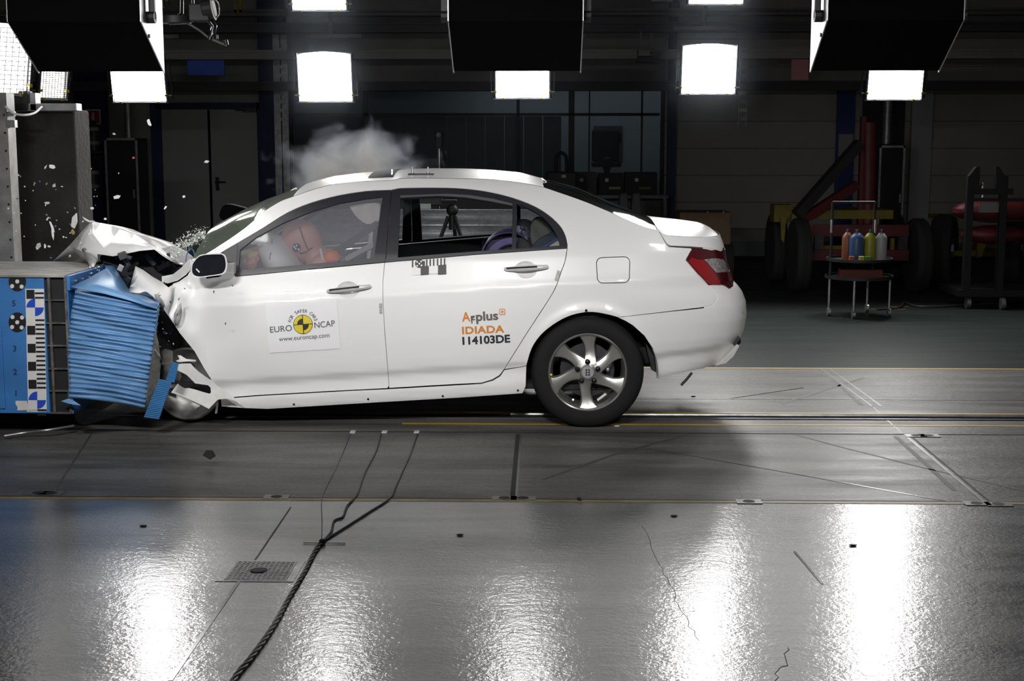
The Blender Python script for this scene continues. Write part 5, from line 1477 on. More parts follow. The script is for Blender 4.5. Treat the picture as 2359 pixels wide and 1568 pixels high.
for r_ in ([(1153, 717.3), (1161, 716.8), (1161, 718.6), (1153, 719.1)], [(1156, 714), (1157.8, 714), (1158, 722), (1156.2, 722)]):
    sub(mesh_obj('emblem', cast(np.array(r_), -.0036), [(0, 1, 2, 3)], ORG, None), rd)
# the black and white measuring sticker below the rear window
ST = lambda x, y: (x, y - .075 * (x - 948))
def stk(x0, y0, x1, y1, m, off=-.0075): return sub(mesh_obj('sticker_mark', cast(np.array([ST(x0, y0), ST(x1, y0), ST(x1, y1), ST(x0, y1)]), off), [(0, 1, 2, 3)], m, None), rd)
sub(patch('scale_sticker', [ST(948, 601), ST(1027, 600), ST(1029, 634), ST(950, 634)], WHITEP, None, gap=0, step=6, off=-.006, rim=0), rd)
for x in (950.5, 983, 991, 999, 1008, 1016, 1024): stk(x - 1.6, 600, x + 1.8, 616, BLACKP)
stk(969, 615, 988, 635, BLACKP); stk(1009, 615, 1028, 637, BLACKP); stk(974, 603, 979, 617, BLACKP)
discpatch('sticker_target', 966, 607, 10, BLACKP, rd, off=-.0082, n=24)
for dx, dy in ((-5, -4), (4, -5), (0, 0), (-5, 5), (5, 4)): discpatch('sticker_dot', 966 + dx, 607 + dy, 2, WHITEP, rd, off=-.0089, n=10)
for (px, py) in ((1350.5, 715),): discpatch('trim_stud', px, py, 3, MAT['blackgloss'], rd, off=-.02, n=14)
discpatch('parking_sensor', 1713, 718, 4, M('sensor_grey', (.55, .55, .55), .4), rb, off=-.004, n=14)
for (px, py) in ((677, 931), (848, 919), (1020, 912), (1193, 899)): discpatch('sill_plug', px, py, 2.6, MAT['black'], car.children[0], off=-.004, n=10)
# ---- door mirror
mo = [(440, 612), (444, 603), (456, 590), (475, 585), (508, 583.5), (517, 586), (522, 594), (524, 612), (520, 626), (510, 632.5), (480, 637), (458, 639.5), (444, 636), (439, 626)]
mo = catmull(mo, 4, True)
ym = -.16
mv = thing('tmp', None, None); bpy.data.objects.remove(mv)
mm = MB()
ctr = np.mean(np.array(mo), 0)
def ring(sc, Y): return [at(ctr[0] + (p[0] - ctr[0]) * sc, ctr[1] + (p[1] - ctr[1]) * sc, Y) for p in mo]
R_ = [ring(.90, ym + .004), ring(.93, ym - .003), ring(.985, ym - .004), ring(1.0, ym + .004), ring(1.0, ym + .05), ring(.9, ym + .1), ring(.6, ym + .13)]
N_ = len(mo); vs = [p for r_ in R_ for p in r_]; fs = [(j * N_ + i, j * N_ + (i + 1) % N_, (j + 1) * N_ + (i + 1) % N_, (j + 1) * N_ + i) for j in range(len(R_) - 1) for i in range(N_)] + [tuple(range((len(R_) - 1) * N_, len(R_) * N_))]
mir = put(mm.add(vs, fs).build('door_mirror', PAINT, car, smooth=True))
sub(MB().prism(ring(.915, ym + .006), (0, .008, 0)).build('mirror_face', M('mirror_dark', (.018, .02, .028), .12, .3, var=.3, vscale=9), None), mir)
sub(MB().prism([at(521, 607, ym + .02), at(539, 606, ym + .1), at(538, 632, ym + .1), at(521, 629, ym + .02)], (0, .06, 0)).build('mirror_foot', PAINT, None, bevel=.004), mir)
sub(MB().prism([at(475, 642, ym + .02), at(505, 638, ym + .02), at(505, 634, ym + .02), at(475, 637, ym + .02)], (0, .05, 0)).build('mirror_bracket', MAT['black'], None), mir)
sub(MB().prism([at(453, 618, ym), at(461, 626, ym), at(459, 628, ym), at(451, 620, ym)], (0, -.003, 0)).build('stuck_splinter', MAT['rawwhite'], None), mir)
# ---- wheels
def wheel(cx, cy, yface, R, name='wheel', full=True, far=False):
    c = Vector((cx, 0, cy)); ax = Vector((0, -1, 0))
    w_ = .205; yc = yface + w_ / 2
    s = -1 if not far else 1
    def ly(d): return yface + d if not far else yface + w_ - d
    prof = [(R * .665, .03), (R * .69, .012), (R * .80, .0), (R * .92, .006), (R * .97, .022), (R * .995, .045), (R, .07), (R, .10), (R * .992, .102), (R * .992, .108), (R, .11), (R, .14), (R * .99, .17), (R * .95, .19), (R * .8, .205), (R * .66, .19)]
    ty = MB()
    ty.lathe([(r_, (h if not far else w_ - h)) for r_, h in prof], (cx, yface, cy), (0, 1, 0), 72, caps=False)
    ty = put(ty.build(name, MAT['rubber'], car, smooth=True))
    if not full: return ty
    RR = R * .692
    rm_ = MB()
    rm_.lathe([(RR * 1.0, .018), (RR * 1.01, .012), (RR * .985, .006), (RR * .955, .012), (RR * .94, .03), (RR * .90, .06), (RR * .885, .10), (RR * .88, .18)], (cx, yface, cy), (0, 1, 0), 72, caps=False)
    # six twisted spokes
    angs = [90, 36, -22, -88, -157, 143]
    for a_ in angs:
        a0 = math.radians(a_)
        st_n = 9
        rows_ = []
        for i in range(st_n):
            t = i / (st_n - 1); r_ = RR * (.20 + .765 * t)
            tw = math.radians(-16) * (1 - t) ** 1.5
            hw = (.115 + .05 * t ** 2 + .16 * t ** 6 + .10 * (1 - t) ** 3) * RR
            y = .020 + .022 * math.sin(PI * (1 - t) * .9) * .9 - .010 * (1 - t)
            e = Vector((math.cos(a0 + tw), 0, math.sin(a0 + tw))); n_ = Vector((-e.z, 0, e.x))
            b0 = Vector((cx, yface + y, cy)) + e * r_
            rows_.append([b0 - n_ * hw + Vector((0, .030, 0)), b0 - n_ * hw * .8 + Vector((0, .006, 0)), b0 + n_ * hw * .25 * (1 - t), b0 + n_ * hw * .8 + Vector((0, .010, 0)), b0 + n_ * hw + Vector((0, .034, 0))])
        vs_ = [p for r2_ in rows_ for p in r2_]; k = 5
        rm_.add(vs_, [(i * k + j, i * k + j + 1, (i + 1) * k + j + 1, (i + 1) * k + j) for i in range(st_n - 1) for j in range(k - 1)])
    rm_.lathe([(.001, .012), (RR * .17, .012), (RR * .2, .018), (RR * .30, .026), (RR * .34, .05), (RR * .34, .09)], (cx, yface, cy), (0, 1, 0), 40, caps=False)
    rim_ = rm_.build('rim', MAT['alloy'], None, smooth=True, weld=False)
    sub(rim_, ty)
    sub(MB().lathe([(.001, .004), (RR * .145, .005), (RR * .16, .012)], (cx, yface, cy), (0, 1, 0), 36).build('centre_cap', M('cap_grey', (.42, .42, .44), .35, .3), None, smooth=True), ty)
    cm = MB()
    for dz in (-.012, 0.002, .016):
        cm.box((cx - .008, yface + .003, cy + dz), (.010, .003, .010)).box((cx + .008, yface + .003, cy + dz), (.010, .003, .010))
    sub(cm.build('cap_emblem', MAT['chrome'], None), ty)
    for k in range(5):
        t = math.radians(91 - 72 * k); p = Vector((cx + RR * .27 * math.cos(t), yface + .012, cy + RR * .27 * math.sin(t)))
        sub(MB().cyl(p + Vector((0, .02, 0)), p, .0165, .0158, 14).ball(p, .0158, 12, (1, .6, 1)).build('lug_nut', MAT['blackgloss'], None, smooth=True), ty)
    sub(MB().lathe([(.03, .115), (RR * .70, .115), (RR * .70, .128), (.03, .128)], (cx, yface, cy), (0, 1, 0), 48).build('brake_disc', MAT['dark_steel'], None, smooth=True), ty)
    cp = Vector((cx + RR * .52, yface + .10, cy + RR * .25))
    sub(MB().box(cp, (.06, .05, .11), (0, .5, 0)).cyl(cp + Vector((.02, -.04, .04)), cp + Vector((.02, .03, .04)), .014).cyl(cp + Vector((.0, -.04, -.05)), cp + Vector((.0, .03, -.05)), .012).build('brake_caliper', MAT['zinc'], None, bevel=.006), ty)
    sub(MB().prism([Vector((cx + RR * r_ * math.cos(a), yface + .022, cy + RR * r_ * math.sin(a))) for r_, a in ((.80, -1.23), (.74, -1.24), (.70, -.88), (.76, -.86))], (0, .002, 0)).build('balance_label', MAT['white'], None), ty)
    sub(MB().cyl((cx - RR * .37, yface + .03, cy - RR * .74), (cx - RR * .37, yface + .005, cy - RR * .70), .006).build('valve', MAT['steel'], None), ty)
    sub(MB().lathe([(.001, .001), (.007, .002)], (cx - RR * .93, yface + .008, cy - RR * .06), (0, 1, 0), 12).build('paint_dot', EMY, None), ty)
    return ty
wc = at(1354, 858, .03)
Rw = (985.5 - 858) / F * 8.25 * .99
Rw = wc.z if abs(wc.z - .325) < .02 else .326
wheel(wc.x, Rw, .025, Rw)
wheel(wc.x, Rw, CARW - .025 - .205, Rw, far=True)
# dark liners of the rear wheel house and the underside
lin = MB()
prof_n = 28
vs_ = []
for k in range(prof_n + 1):
    t = -.03 + (PI + .06) * k / prof_n
    vs_ += [(AC.x + .395 * math.cos(t), .035, AC.z + .395 * math.sin(t)), (AC.x + .395 * math.cos(t), .40, AC.z + .395 * math.sin(t))]
lin.add(vs_, [(2 * k, 2 * k + 2, 2 * k + 3, 2 * k + 1) for k in range(prof_n)] + [tuple(2 * k + 1 for k in range(prof_n + 1))])
put(lin.build('wheel_liner', MAT['black'], car))
put(MB().box((-.82, .9, .235), (2.75, 1.55, .03)).box((.68, .9, .40), (.5, 1.2, .1)).build('floor_pan', PLAST, car))
put(MB().cyl((wc.x, .25, Rw), (wc.x, 1.55, Rw), .04).tube([(-1.6, .8, .21), (-.2, .75, .21), (.5, .7, .33), (.9, .7, .36)], .03).build('axle', MAT['dark_steel'], car))
fl_ = at(1507, 855, .12)
put(MB().prism([at(1488, 790, .06), at(1506, 820, .06), at(1512, 858, .06), at(1501, 852, .06), at(1499, 838, .06), at(1492, 812, .06)], (0, .2, 0)).build('mud_flap', MAT['black'], car))
put(MB().tube([at(1594, 858, .2), at(1583, 872, .2), at(1569, 887, .2)], .008, 6).build('loose_strap', MAT['black'], car))
# inner door skins, dark cabin
trimP = [(500, 642), (886, 606), (1306, 574), (1295, 640), (1250, 716), (1165, 850), (1130, 872), (896, 890), (560, 908), (505, 900)]
put(patch('door_trim', trimP, PLAST, car, gap=0, step=30, off=.07, rim=0))
put(patch('door_trim', trimP, PLAST, car, gap=0, step=30, off=.07, rim=0, mirror=True))
put(patch('wheel_house_trim', [(1300, 580), (1560, 575), (1600, 690), (1430, 725), (1290, 735), (1240, 735)], PLAST, car, gap=0, step=30, off=.06, rim=0))
# ------------------------------------------------------------------ cabin
SEAT = M('beige_leather', (.56, .51, .42), .55, var=.08, vscale=20); SEATD = M('dark_seat', (.03, .03, .03), .7)
def P_(px, py, Y): return at(px, py, Y)
def pill(mb, a, b, ra, rb, n=12): return mb.cyl(a, b, ra, rb, n).ball(a, ra, n).ball(b, rb, n)
# front seat backs with headrests
hr_ = catmull([(806, 472), (840, 468), (874, 469), (875, 490), (872, 510), (846, 517), (825, 504), (811, 487)], 3, True)
def cushion(name, poly, Y, d, m, parent=None, bev=.03):
    o = MB().prism([at(x, y, Y) for x, y in poly], (0, d, 0)).build(name, m, None, smooth=True, bevel=bev, seg=4)
    return put(o) if parent is None else sub(o, parent)
cushion('headrest', hr_, .36, .24, SEAT)
cushion('seat_back', [(850, 535), (866, 520), (880, 530), (872, 600), (862, 760), (800, 770), (838, 620)], .30, .5, SEATD)
cushion('seat_back', [(850, 560), (868, 545), (880, 555), (872, 600), (862, 760), (800, 770), (838, 630)], 1.0, .5, SEATD)
cushion('seat_frame', [(850, 538), (860, 532), (858, 560), (852, 600), (844, 600)], .285, .015, M('seat_piping', (.38, .36, .3), .5), bev=.003)
cushion('headrest', [(838, 500), (864, 498), (868, 522), (848, 526)], 1.12, .22, SEATD)
put(MB().box((-.05, .9, .62), (.5, 1.35, .16)).prism([(.15, .25, .62), (.38, .25, 1.02), (.5, .25, 1.02), (.3, .25, .6)], (0, 1.3, 0)).build('rear_bench', SEATD, car, bevel=.03))
put(MB().box((-1.15, .45, .42), (.5, .5, .18)).box((-1.15, 1.35, .42), (.5, .5, .18)).build('seat_base', SEATD, car, bevel=.04))
put(MB().prism([(-2.15, .12, .55), (-2.15, .12, .92), (-1.95, .12, .98), (-1.72, .12, .88), (-1.72, .12, .7), (-1.85, .12, .5)], (0, 1.56, 0)).build('dashboard', PLAST, car, bevel=.03))
put(MB().box((.52, .9, 1.0), (.42, 1.35, .03)).build('parcel_shelf', PLAST, car))
def belt(name, pts, w_, m):
    mb = MB(); vs = []
    for (x, y, Y) in pts:
        p = at(x, y, Y); vs += [p + Vector((.0, 0, w_ / 2)), p - Vector((0, 0, w_ / 2))]
    o = mb.add(vs, [(2 * k, 2 * k + 2, 2 * k + 3, 2 * k + 1) for k in range(len(pts) - 1)]).build(name, m, car)
    s = o.modifiers.new('t', 'SOLIDIFY'); s.thickness = .004
    return put(o)
belt('seat_belt', [(868, 516, .30), (848, 530, .31), (810, 556, .33), (768, 584, .36)], .05, M('belt_grey', (.07, .068, .06), .6))
belt('seat_belt', [(860, 563, .27), (830, 578, .28), (795, 598, .29)], .035, M('belt_beige', (.30, .28, .23), .6))
put(MB().box((-.72, .9, 1.425), (.95, .9, .02)).build('headliner', M('headliner_grey', (.25, .24, .22), .8), car))
# steering wheel behind the airbag
sw = P_(640, 600, .47)
o = MB().lathe([(.185 + .014 * math.cos(t), .014 * math.sin(t)) for t in np.linspace(0, 2 * PI, 9)[:-1]], sw, (1, 0, .55), 36, True).build('steering_wheel', MAT['black'], car, smooth=True); put(o)
# airbag
AIR = M('airbag_cloth', (.70, .68, .62), .75, bump=.08, bscale=30)
ab = MB(); pa_, pb_2 = P_(628, 570, .45), P_(668, 602, .45)
ab.ball(P_(646, 596, .45), .15, 26, (.74, 1.5, 1.22), (0, -.62, 0)); 
put(ab.build('airbag', AIR, car, smooth=True))
put(MB().tube([P_(627, 548, .26), P_(626, 562, .25)], .004, 6).tube([P_(624, 582, .24), P_(621, 598, .23)], .004, 6).build('airbag_seam', M('airbag_ink', (.2, .2, .22), .7), car))
# ------------------------------------------------------------------ crash test dummies
SKIN = M('dummy_skin', (.56, .29, .23), .6, var=.06, vscale=15); ORD = M('dummy_orange', (.60, .16, .05), .5); PINKT = M('dummy_red_patch', (.6, .06, .10), .5); YEL2 = M('dummy_yellow', (.55, .48, .2), .6, var=.2, vscale=30)
def dummy(name, label, head, chest, hips, hr, lean, parts=True):
    root = thing(name, label, 'crash test dummy', hips)
    H = Vector(head) - Vector(hips); Cc = Vector(chest) - Vector(hips); Z = Vector((0, 0, 0))
    mb = MB()
    mb.ball(H, hr, 22, (1.06, .80, 1.16), (0, lean, 0))
    nk = (H + Cc) / 2
    pill(mb, H + (Cc - H) * .25, Cc + (H - Cc) * .12, hr * .62, hr * .66)
    pill(mb, Cc, Z, .13, .14)
    for s in (-1, 1):
        sh = Cc + Vector((0, s * .17, .02)); pill(mb, Cc, sh, .1, .075)
        el = sh + Vector((-.12, s * .03, -.24)); pill(mb, sh, el, .058, .045)
        ha = el + Vector((-.22, -s * .02, .0)); pill(mb, el, ha, .043, .032)
        kn = Vector((-.42, s * .13, .06)); pill(mb, Z + Vector((0, s * .09, 0)), kn, .085, .06)
        ft = kn + Vector((-.16, 0, -.3)); pill(mb, kn, ft, .055, .04)
    b = mb.build('body', SKIN, root)
    rm = b.modifiers.new('remesh', 'REMESH'); rm.mode = 'VOXEL'; rm.voxel_size = .014; rm.use_smooth_shade = True
    sm = b.modifiers.new('smooth', 'SMOOTH'); sm.iterations = 4
    return root
hd_ = P_(696, 553, .44); 
dm = dummy('crash_test_dummy', 'brown crash test dummy in the driving seat, face pressed into the white airbag', hd_, P_(752, 618, .45), P_(795, 735, .45), .118, -.5)
DL = Vector(dm.location)
def dsub(o): o.parent = dm; o.matrix_parent_inverse = Matrix.Translation(-DL); return o
# head target, seam, shoulder, hand
def face_pt(px, py, r=.121):
    d = Vector(ray(px, py)).normalized(); oc = CAM - hd_
    # ellipsoid close to the head: use the near flank
    return at(px, py, .44 - .098)
tgt = MB().mat(0).prism([face_pt(683 + 9.5 * math.cos(2 * PI * k / 24), 570 + 10 * math.sin(2 * PI * k / 24)) for k in range(24)], (0, .012, 0)); tgt.mat(1)
for dx, dy in ((0, -5), (-9 * .6, -2), (-2, 2), (5, 4)): tgt.prism([face_pt(683 + dx + 2.1 * math.cos(2 * PI * k / 10), 570 + dy + 2.1 * math.sin(2 * PI * k / 10)) + Vector((0, -.002, 0)) for k in range(10)], (0, .004, 0))
dsub(tgt.build('head_target', [BLACKP, WHITEP], None))
dsub(MB().tube([at(x, y, Y) for x, y, Y in ((690, 523, .37), (694, 535, .345), (698, 548, .335), (704, 562, .34), (709, 575, .355))], .0035, 6).build('skull_seam', M('seam_dark', (.12, .05, .04), .7), None, smooth=True))
dsub(MB().tube([at(x, y, Y) for x, y, Y in ((690, 584, .36), (705, 580, .35), (720, 570, .37))], .004, 6).build('chin_seam', M('seam_dark2', (.10, .05, .04), .7), None, smooth=True))
dsub(MB().ball(P_(765, 598, .27), .055, 16, (1.1, .8, 1.1)).build('shoulder_cover', ORD, None, smooth=True))
dsub(MB().ball(P_(765, 604, .222), .022, 12, (1.6, .4, .7)).build('shoulder_patch', PINKT, None, smooth=True))
dsub(MB().tube([P_(738, 573, .25), P_(742, 590, .24), P_(748, 610, .24)], .008, 8).build('neck_cable', M('cable_white', (.6, .58, .5), .5), None, smooth=True))
dsub(MB().tube(catmull([P_(775, 603, .2), P_(782, 597, .2), P_(788, 601, .2), P_(794, 596, .21), P_(790, 603, .2)], 4), .006, 6).build('sensor_plug', MAT['zinc'], None, smooth=True))
# raised left hand at the front of the window
hnd = MB()
w0 = P_(584, 588, .30)
pill(hnd, P_(592, 583, .34), P_(576, 592, .28), .045, .04)
for (a, b, c, r_) in (((566, 590), (562, 606), (566, 618), .011), ((572, 594), (569, 610), (576, 619), .012), ((579, 596), (576, 609), (583, 618), .012), ((586, 594), (584, 606), (589, 614), .011), ((592, 588), (594, 598), (590, 606), .012)):
    hnd.tube([P_(*a, .27), P_(*b, .25), P_(*c, .26)], [r_ * 1.15, r_, r_ * .8], 10); hnd.ball(P_(*c, .26), r_ * .85, 8); hnd.ball(P_(*a, .27), r_ * 1.2, 8)
ho_ = hnd.build('hand', M('dummy_hand', (.46, .22, .14), .6), None)
rm = ho_.modifiers.new('remesh', 'REMESH'); rm.mode = 'VOXEL'; rm.voxel_size = .006; rm.use_smooth_shade = True
dsub(ho_)
dsub(MB().tube([P_(560, 585, .29), P_(575, 584, .26), P_(592, 588, .28)], [.02, .026, .02], 12).build('wrist_tape', YEL2, None, smooth=True))
# passenger child seats in the rear
PUR = M('child_seat_purple', (.13, .085, .26), .5); PURD = M('child_seat_black', (.012, .011, .016), .6)
cs = thing('child_carrier', 'black and purple child seat on the rear bench, behind the rear door window', 'child seat', P_(1165, 640, .45)); cl_ = Vector(cs.location)
def csub(o): o.parent = cs; o.matrix_parent_inverse = Matrix.Translation(-cl_); return o
def arcs(cx, cy, r0, r1, a0, a1, Y, n=18, e=.86): 
    return [(cx + r1 * math.cos(t), cy - r1 * e * math.sin(t)) for t in np.linspace(a0, a1, n)] + [(cx + r0 * math.cos(t), cy - r0 * e * math.sin(t)) for t in np.linspace(a1, a0, n)]
def flatarc(name, a, m, Y, d, bev=.006): return csub(MB().prism([at(x, y, Y) for x, y in a], (0, d, 0)).build(name, m, None, bevel=bev))
flatarc('shell', arcs(1172, 590, 0, 60, 0, PI * 1.05, .26), PURD, .30, .36, .02)
flatarc('shell_rim', arcs(1172, 590, 60, 64, PI * .3, PI * 1.05, .26), PUR, .28, .4)
flatarc('side_cushion', arcs(1180, 600, 42, 62, PI * .42, PI * 1.1, .26), PUR, .24, .12, .01)
flatarc('inner_rim', arcs(1184, 606, 26, 30, PI * .4, PI * 1.1, .26), PUR, .25, .1)
V, Fc = text_mesh('MOTUS' if False else 'PTM', .03)
rh = cushion('headrest', catmull([(1222, 520), (1232, 505), (1244, 503), (1262, 515), (1282, 545), (1288, 572), (1232, 572), (1222, 550)], 3, True), .42, .2, M('headrest_grey', (.12, .115, .10), .6))
cushion('rear_belt', [(1222, 571), (1240, 551), (1284, 528), (1290, 545), (1250, 571)], .28, .04, M('belt_navy', (.012, .018, .04), .6), bev=.004)
cushion('rear_belt_edge', [(1243, 571), (1286, 545), (1290, 552), (1256, 571)], .275, .04, M('belt_blue', (.03, .06, .18), .6), bev=.004)
cushion('rear_seat_edge', [(1256, 572), (1290, 551), (1292, 575)], .27, .04, SEAT, bev=.004)
cd_ = thing('child_dummy', 'small dummy with violet sleeves beside the grey rear headrest', 'crash test dummy', P_(1204, 600, .5)); cl2 = Vector(cd_.location)
mb = MB(); mb.ball(P_(1206, 538, .5) - cl2, .085, 18, (1, .85, 1.1)); pill(mb, P_(1204, 560, .5) - cl2, P_(1202, 640, .5) - cl2, .09, .1); pill(mb, P_(1208, 556, .38) - cl2, P_(1192, 585, .36) - cl2, .035, .03)
b_ = mb.build('body', M('child_dummy_dark', (.03, .032, .04), .5), cd_); rm = b_.modifiers.new('r', 'REMESH'); rm.mode = 'VOXEL'; rm.voxel_size = .012; rm.use_smooth_shade = True
MB().ball(P_(1203, 552, .36) - cl2, .026, 12, (1.3, .6, 1.2)).build('sleeve', M('sleeve_violet', (.3, .24, .45), .6), cd_, smooth=True); MB().ball(P_(1194, 529, .40) - cl2, .022, 12, (1, .6, 1.2)).build('ear_patch', M('patch_violet', (.38, .34, .5), .6), cd_, smooth=True)
MB().tube([P_(1208, 547, .36) - cl2, P_(1213, 544, .36) - cl2, P_(1220, 548, .36) - cl2], .005, 8).tube([P_(1198, 526, .38) - cl2, P_(1204, 523, .38) - cl2, P_(1210, 527, .38) - cl2], .005, 8).build('sensor_ring', MAT['chrome'], cd_, smooth=True)

# ------------------------------------------------------------------ crushed front
def csheet(*a, **k):
    k.setdefault('th', .004); k.setdefault('smooth', True); o = sheet(*a, **k); return put(o)
CRUSH = PAINT
# bonnet folded into a ridge
bon = csheet('bonnet', [
    (121, 603, .70), (160, 566, .68), (204, 517, .64), (213, 510, .62), (232, 514, .72), (256, 520, .80), (276, 529, .86), (310, 539, .9), (344, 550, .92), (384, 573, .92), (424, 605, .75),   # 0-10 far ridge
    (198, 604, .52), (186, 577, .46), (190, 558, .5), (207, 548, .44), (200, 530, .58), (213, 538, .50), (222, 560, .40), (224, 585, .30),                                                        # 11-18 fold
    (260, 590, .22), (290, 584, .15), (322, 577, .10), (356, 574, .10), (374, 588, .13), (395, 601, .2), (410, 608, .32), (300, 558, .45), (255, 556, .45), (345, 563, .45), (380, 585, .45), (226, 604, .36), (238, 570, .33)],
    [(0, 11, 1), (1, 11, 12), (1, 12, 13), (1, 13, 15), (1, 15, 2), (2, 15, 3), (13, 14, 15), (15, 14, 16), (15, 16, 3), (3, 16, 4), (12, 14, 13), (12, 17, 14), (14, 17, 16), (12, 18, 17), (12, 11, 30), (12, 30, 18),
     (4, 16, 27), (4, 27, 5), (5, 27, 6), (16, 17, 31), (16, 31, 27), (17, 18, 31), (18, 19, 31), (31, 19, 27), (27, 19, 26), (6, 27, 26), (6, 26, 7), (19, 20, 26), (20, 21, 26), (7, 26, 28), (7, 28, 8), (26, 21, 28), (21, 22, 28), (8, 28, 9), (28, 22, 29), (28, 29, 9), (22, 23, 29), (23, 24, 29), (9, 29, 10), (29, 24, 25), (29, 25, 10)], CRUSH)
put(MB().box((-2.2, 1.2, .48), (.95, 1.05, .7)).box((-1.95, 1.0, .45), (.6, 1.5, .5)).build('crushed_nose', M('nose_black', (.014, .014, .015), .7), car, bevel=.06))
rg = [(121, 603, .70), (160, 566, .68), (204, 517, .64), (213, 510, .62), (232, 514, .72), (256, 520, .80), (276, 529, .86), (310, 539, .9), (344, 550, .92), (384, 573, .92), (424, 605, .75)]
bv = [at(*p) for p in rg]; bv += [v + Vector((.02, .42, -.05)) for v in bv[:11]] + [v + Vector((.05, .85, -.24)) for v in bv[:11]]
bo = mesh_obj('bonnet', bv, [(r * 11 + i, r * 11 + i + 1, (r + 1) * 11 + i + 1, (r + 1) * 11 + i) for r in range(2) for i in range(10)], PAINT, car, True)
so = bo.modifiers.new('thick', 'SOLIDIFY'); so.thickness = .004; put(bo)
csheet('bonnet_edge', [(188, 574, .44), (196, 570, .44), (224, 600, .30), (216, 616, .24), (209, 617, .24), (200, 598, .36)], [(0, 1, 5), (1, 2, 5), (2, 3, 5), (3, 4, 5)], M('bonnet_edge_grey', (.42, .42, .42), .4, .3))
csheet('torn_hook', [(190, 499, .6), (197, 503, .6), (206, 508, .6), (218, 508, .6), (216, 512, .6), (204, 512, .6), (195, 507, .6)], [(0, 1, 6), (1, 2, 5), (1, 5, 6), (2, 3, 4), (2, 4, 5)], MAT['rawwhite'])
# cowl strip beside the screen
csheet('cowl_side', [(373, 637, .2), (399, 632, .2), (418, 617, .22), (438, 596, .26), (446, 604, .18), (440, 618, .08), (428, 632, .05), (408, 646, .05), (386, 652, .08), (373, 650, .12)],
       [(0, 1, 9), (1, 8, 9), (1, 7, 8), (1, 2, 7), (2, 6, 7), (2, 5, 6), (2, 3, 5), (3, 4, 5)], PAINT, smooth=False)
csheet('cowl_rail', [(388, 600, .55), (404, 603, .5), (420, 606, .45), (424, 608, .4), (408, 609, .4), (394, 605, .5)], [(0, 1, 5), (1, 4, 5), (1, 2, 4), (2, 3, 4)], PAINT)
# wing: still on the skin near the door, torn and folded towards the barrier
fend = [(398, 653), (412, 648), (432, 634), (447, 606), (480, 602), (512, 584), (542, 631), (543, 641), (482, 656), (468, 668), (464, 690), (466, 730), (470, 790), (481, 842), (488, 876), (470, 848), (448, 809), (430, 787), (413, 766), (398, 742), (385, 722), (392, 690)]
def fdent(px, py):
    w_ = max(0, min(1, (470 - px) / 90))
    return w_ * (.018 * math.sin(px / 11.0 + py / 23.0) + .012 * math.sin(py / 13.0 - px / 19.0)) + .01 * math.exp(-((px - 420) / 10) ** 2 - ((py - 720) / 30) ** 2) * 2.2
put(patch('front_wing', fend, PAINT, car, gap=.3, step=6, disp=lambda px, py: fdent(px, py) + .004))
csheet('wing_flap', [(312, 613, .02), (330, 622, .03), (352, 638, .03), (372, 649, .03), (388, 662, .02), (399, 655, .02), (394, 690, .0), (386, 722, -.01), (398, 744, .0), (380, 716, -.04), (362, 694, -.06), (352, 682, -.10), (338, 672, -.10), (322, 662, -.12), (313, 648, -.10), (303, 648, -.02), (300, 660, -.06), (296, 672, -.10), (308, 674, -.14), (322, 675, -.14), (332, 671, -.12), (318, 632, -.01), (345, 655, -.01), (368, 672, -.02), (378, 695, -.03)],
       [(0, 1, 21), (1, 2, 22), (1, 22, 21), (2, 3, 22), (3, 4, 23), (3, 23, 22), (4, 5, 6), (4, 6, 24), (4, 24, 23), (6, 7, 24), (7, 8, 9), (7, 9, 24), (9, 10, 24), (10, 23, 24), (10, 11, 23), (11, 12, 22), (11, 22, 23), (12, 13, 22), (13, 21, 22), (13, 14, 21), (14, 15, 21), (15, 0, 21), (15, 14, 16), (14, 13, 16), (16, 13, 18), (16, 18, 17), (13, 12, 18), (12, 20, 18), (18, 20, 19)], PAINT)
csheet('wing_fold', [(402, 722, -.02), (410, 705, -.04), (417, 698, -.03), (419, 712, -.02), (418, 730, -.02), (412, 748, -.02), (404, 750, -.01), (401, 738, -.02)], [(0, 1, 7), (1, 2, 3), (1, 3, 7), (3, 4, 7), (4, 5, 7), (5, 6, 7)], M('wing_inner_grey', (.42, .42, .41), .5))
csheet('curled_edge', [(356, 678, -.09), (362, 677, -.11), (372, 690, -.08), (380, 704, -.06), (376, 712, -.05), (366, 698, -.07), (359, 690, -.09)], [(0, 1, 6), (1, 5, 6), (1, 2, 5), (2, 4, 5), (2, 3, 4)], M('wing_primer', (.36, .35, .34), .6))
# black engine bay and wheel house showing in the gap
rk = random.Random(11)
eb = MB()
eb.prism([at(x, y, .45) for x, y in ((226, 588), (290, 588), (352, 577), (404, 608), (424, 612), (400, 640), (376, 655), (330, 700), (270, 680), (240, 640))], (0, .5, 0))
eb.prism([at(x, y, .28) for x, y in ((362, 690), (384, 700), (420, 770), (460, 830), (490, 880), (480, 930), (366, 930), (350, 800))], (0, .6, 0))
put(eb.build('engine_bay', M('engine_black', (.012, .012, .013), .6), car, bevel=.02))
for k in range(26):
    px, py = rk.choice([(rk.uniform(250, 390), rk.uniform(592, 640)), (rk.uniform(262, 330), rk.uniform(640, 668)), (rk.uniform(366, 400), rk.uniform(700, 790))])
    p = at(px, py, rk.uniform(.30, .44))
    s = rk.uniform(.02, .06)
    o = (MB().box((0, 0, 0), (s * rk.uniform(.8, 2), s, s * rk.uniform(.5, 1.4))) if k % 3 else MB().cyl((-s, 0, 0), (s, 0, s * .4), s * .4)).build('engine_part', rk.choice([MAT['black'], MAT['dark_steel'], MAT['oldrubber'], MAT['blackgloss']]), car, bevel=.004)
    o.location = p; o.rotation_euler = (rk.uniform(0, 3), rk.uniform(0, 3), rk.uniform(0, 3)); o.matrix_parent_inverse = CL
hb = P_(283, 588, .12)
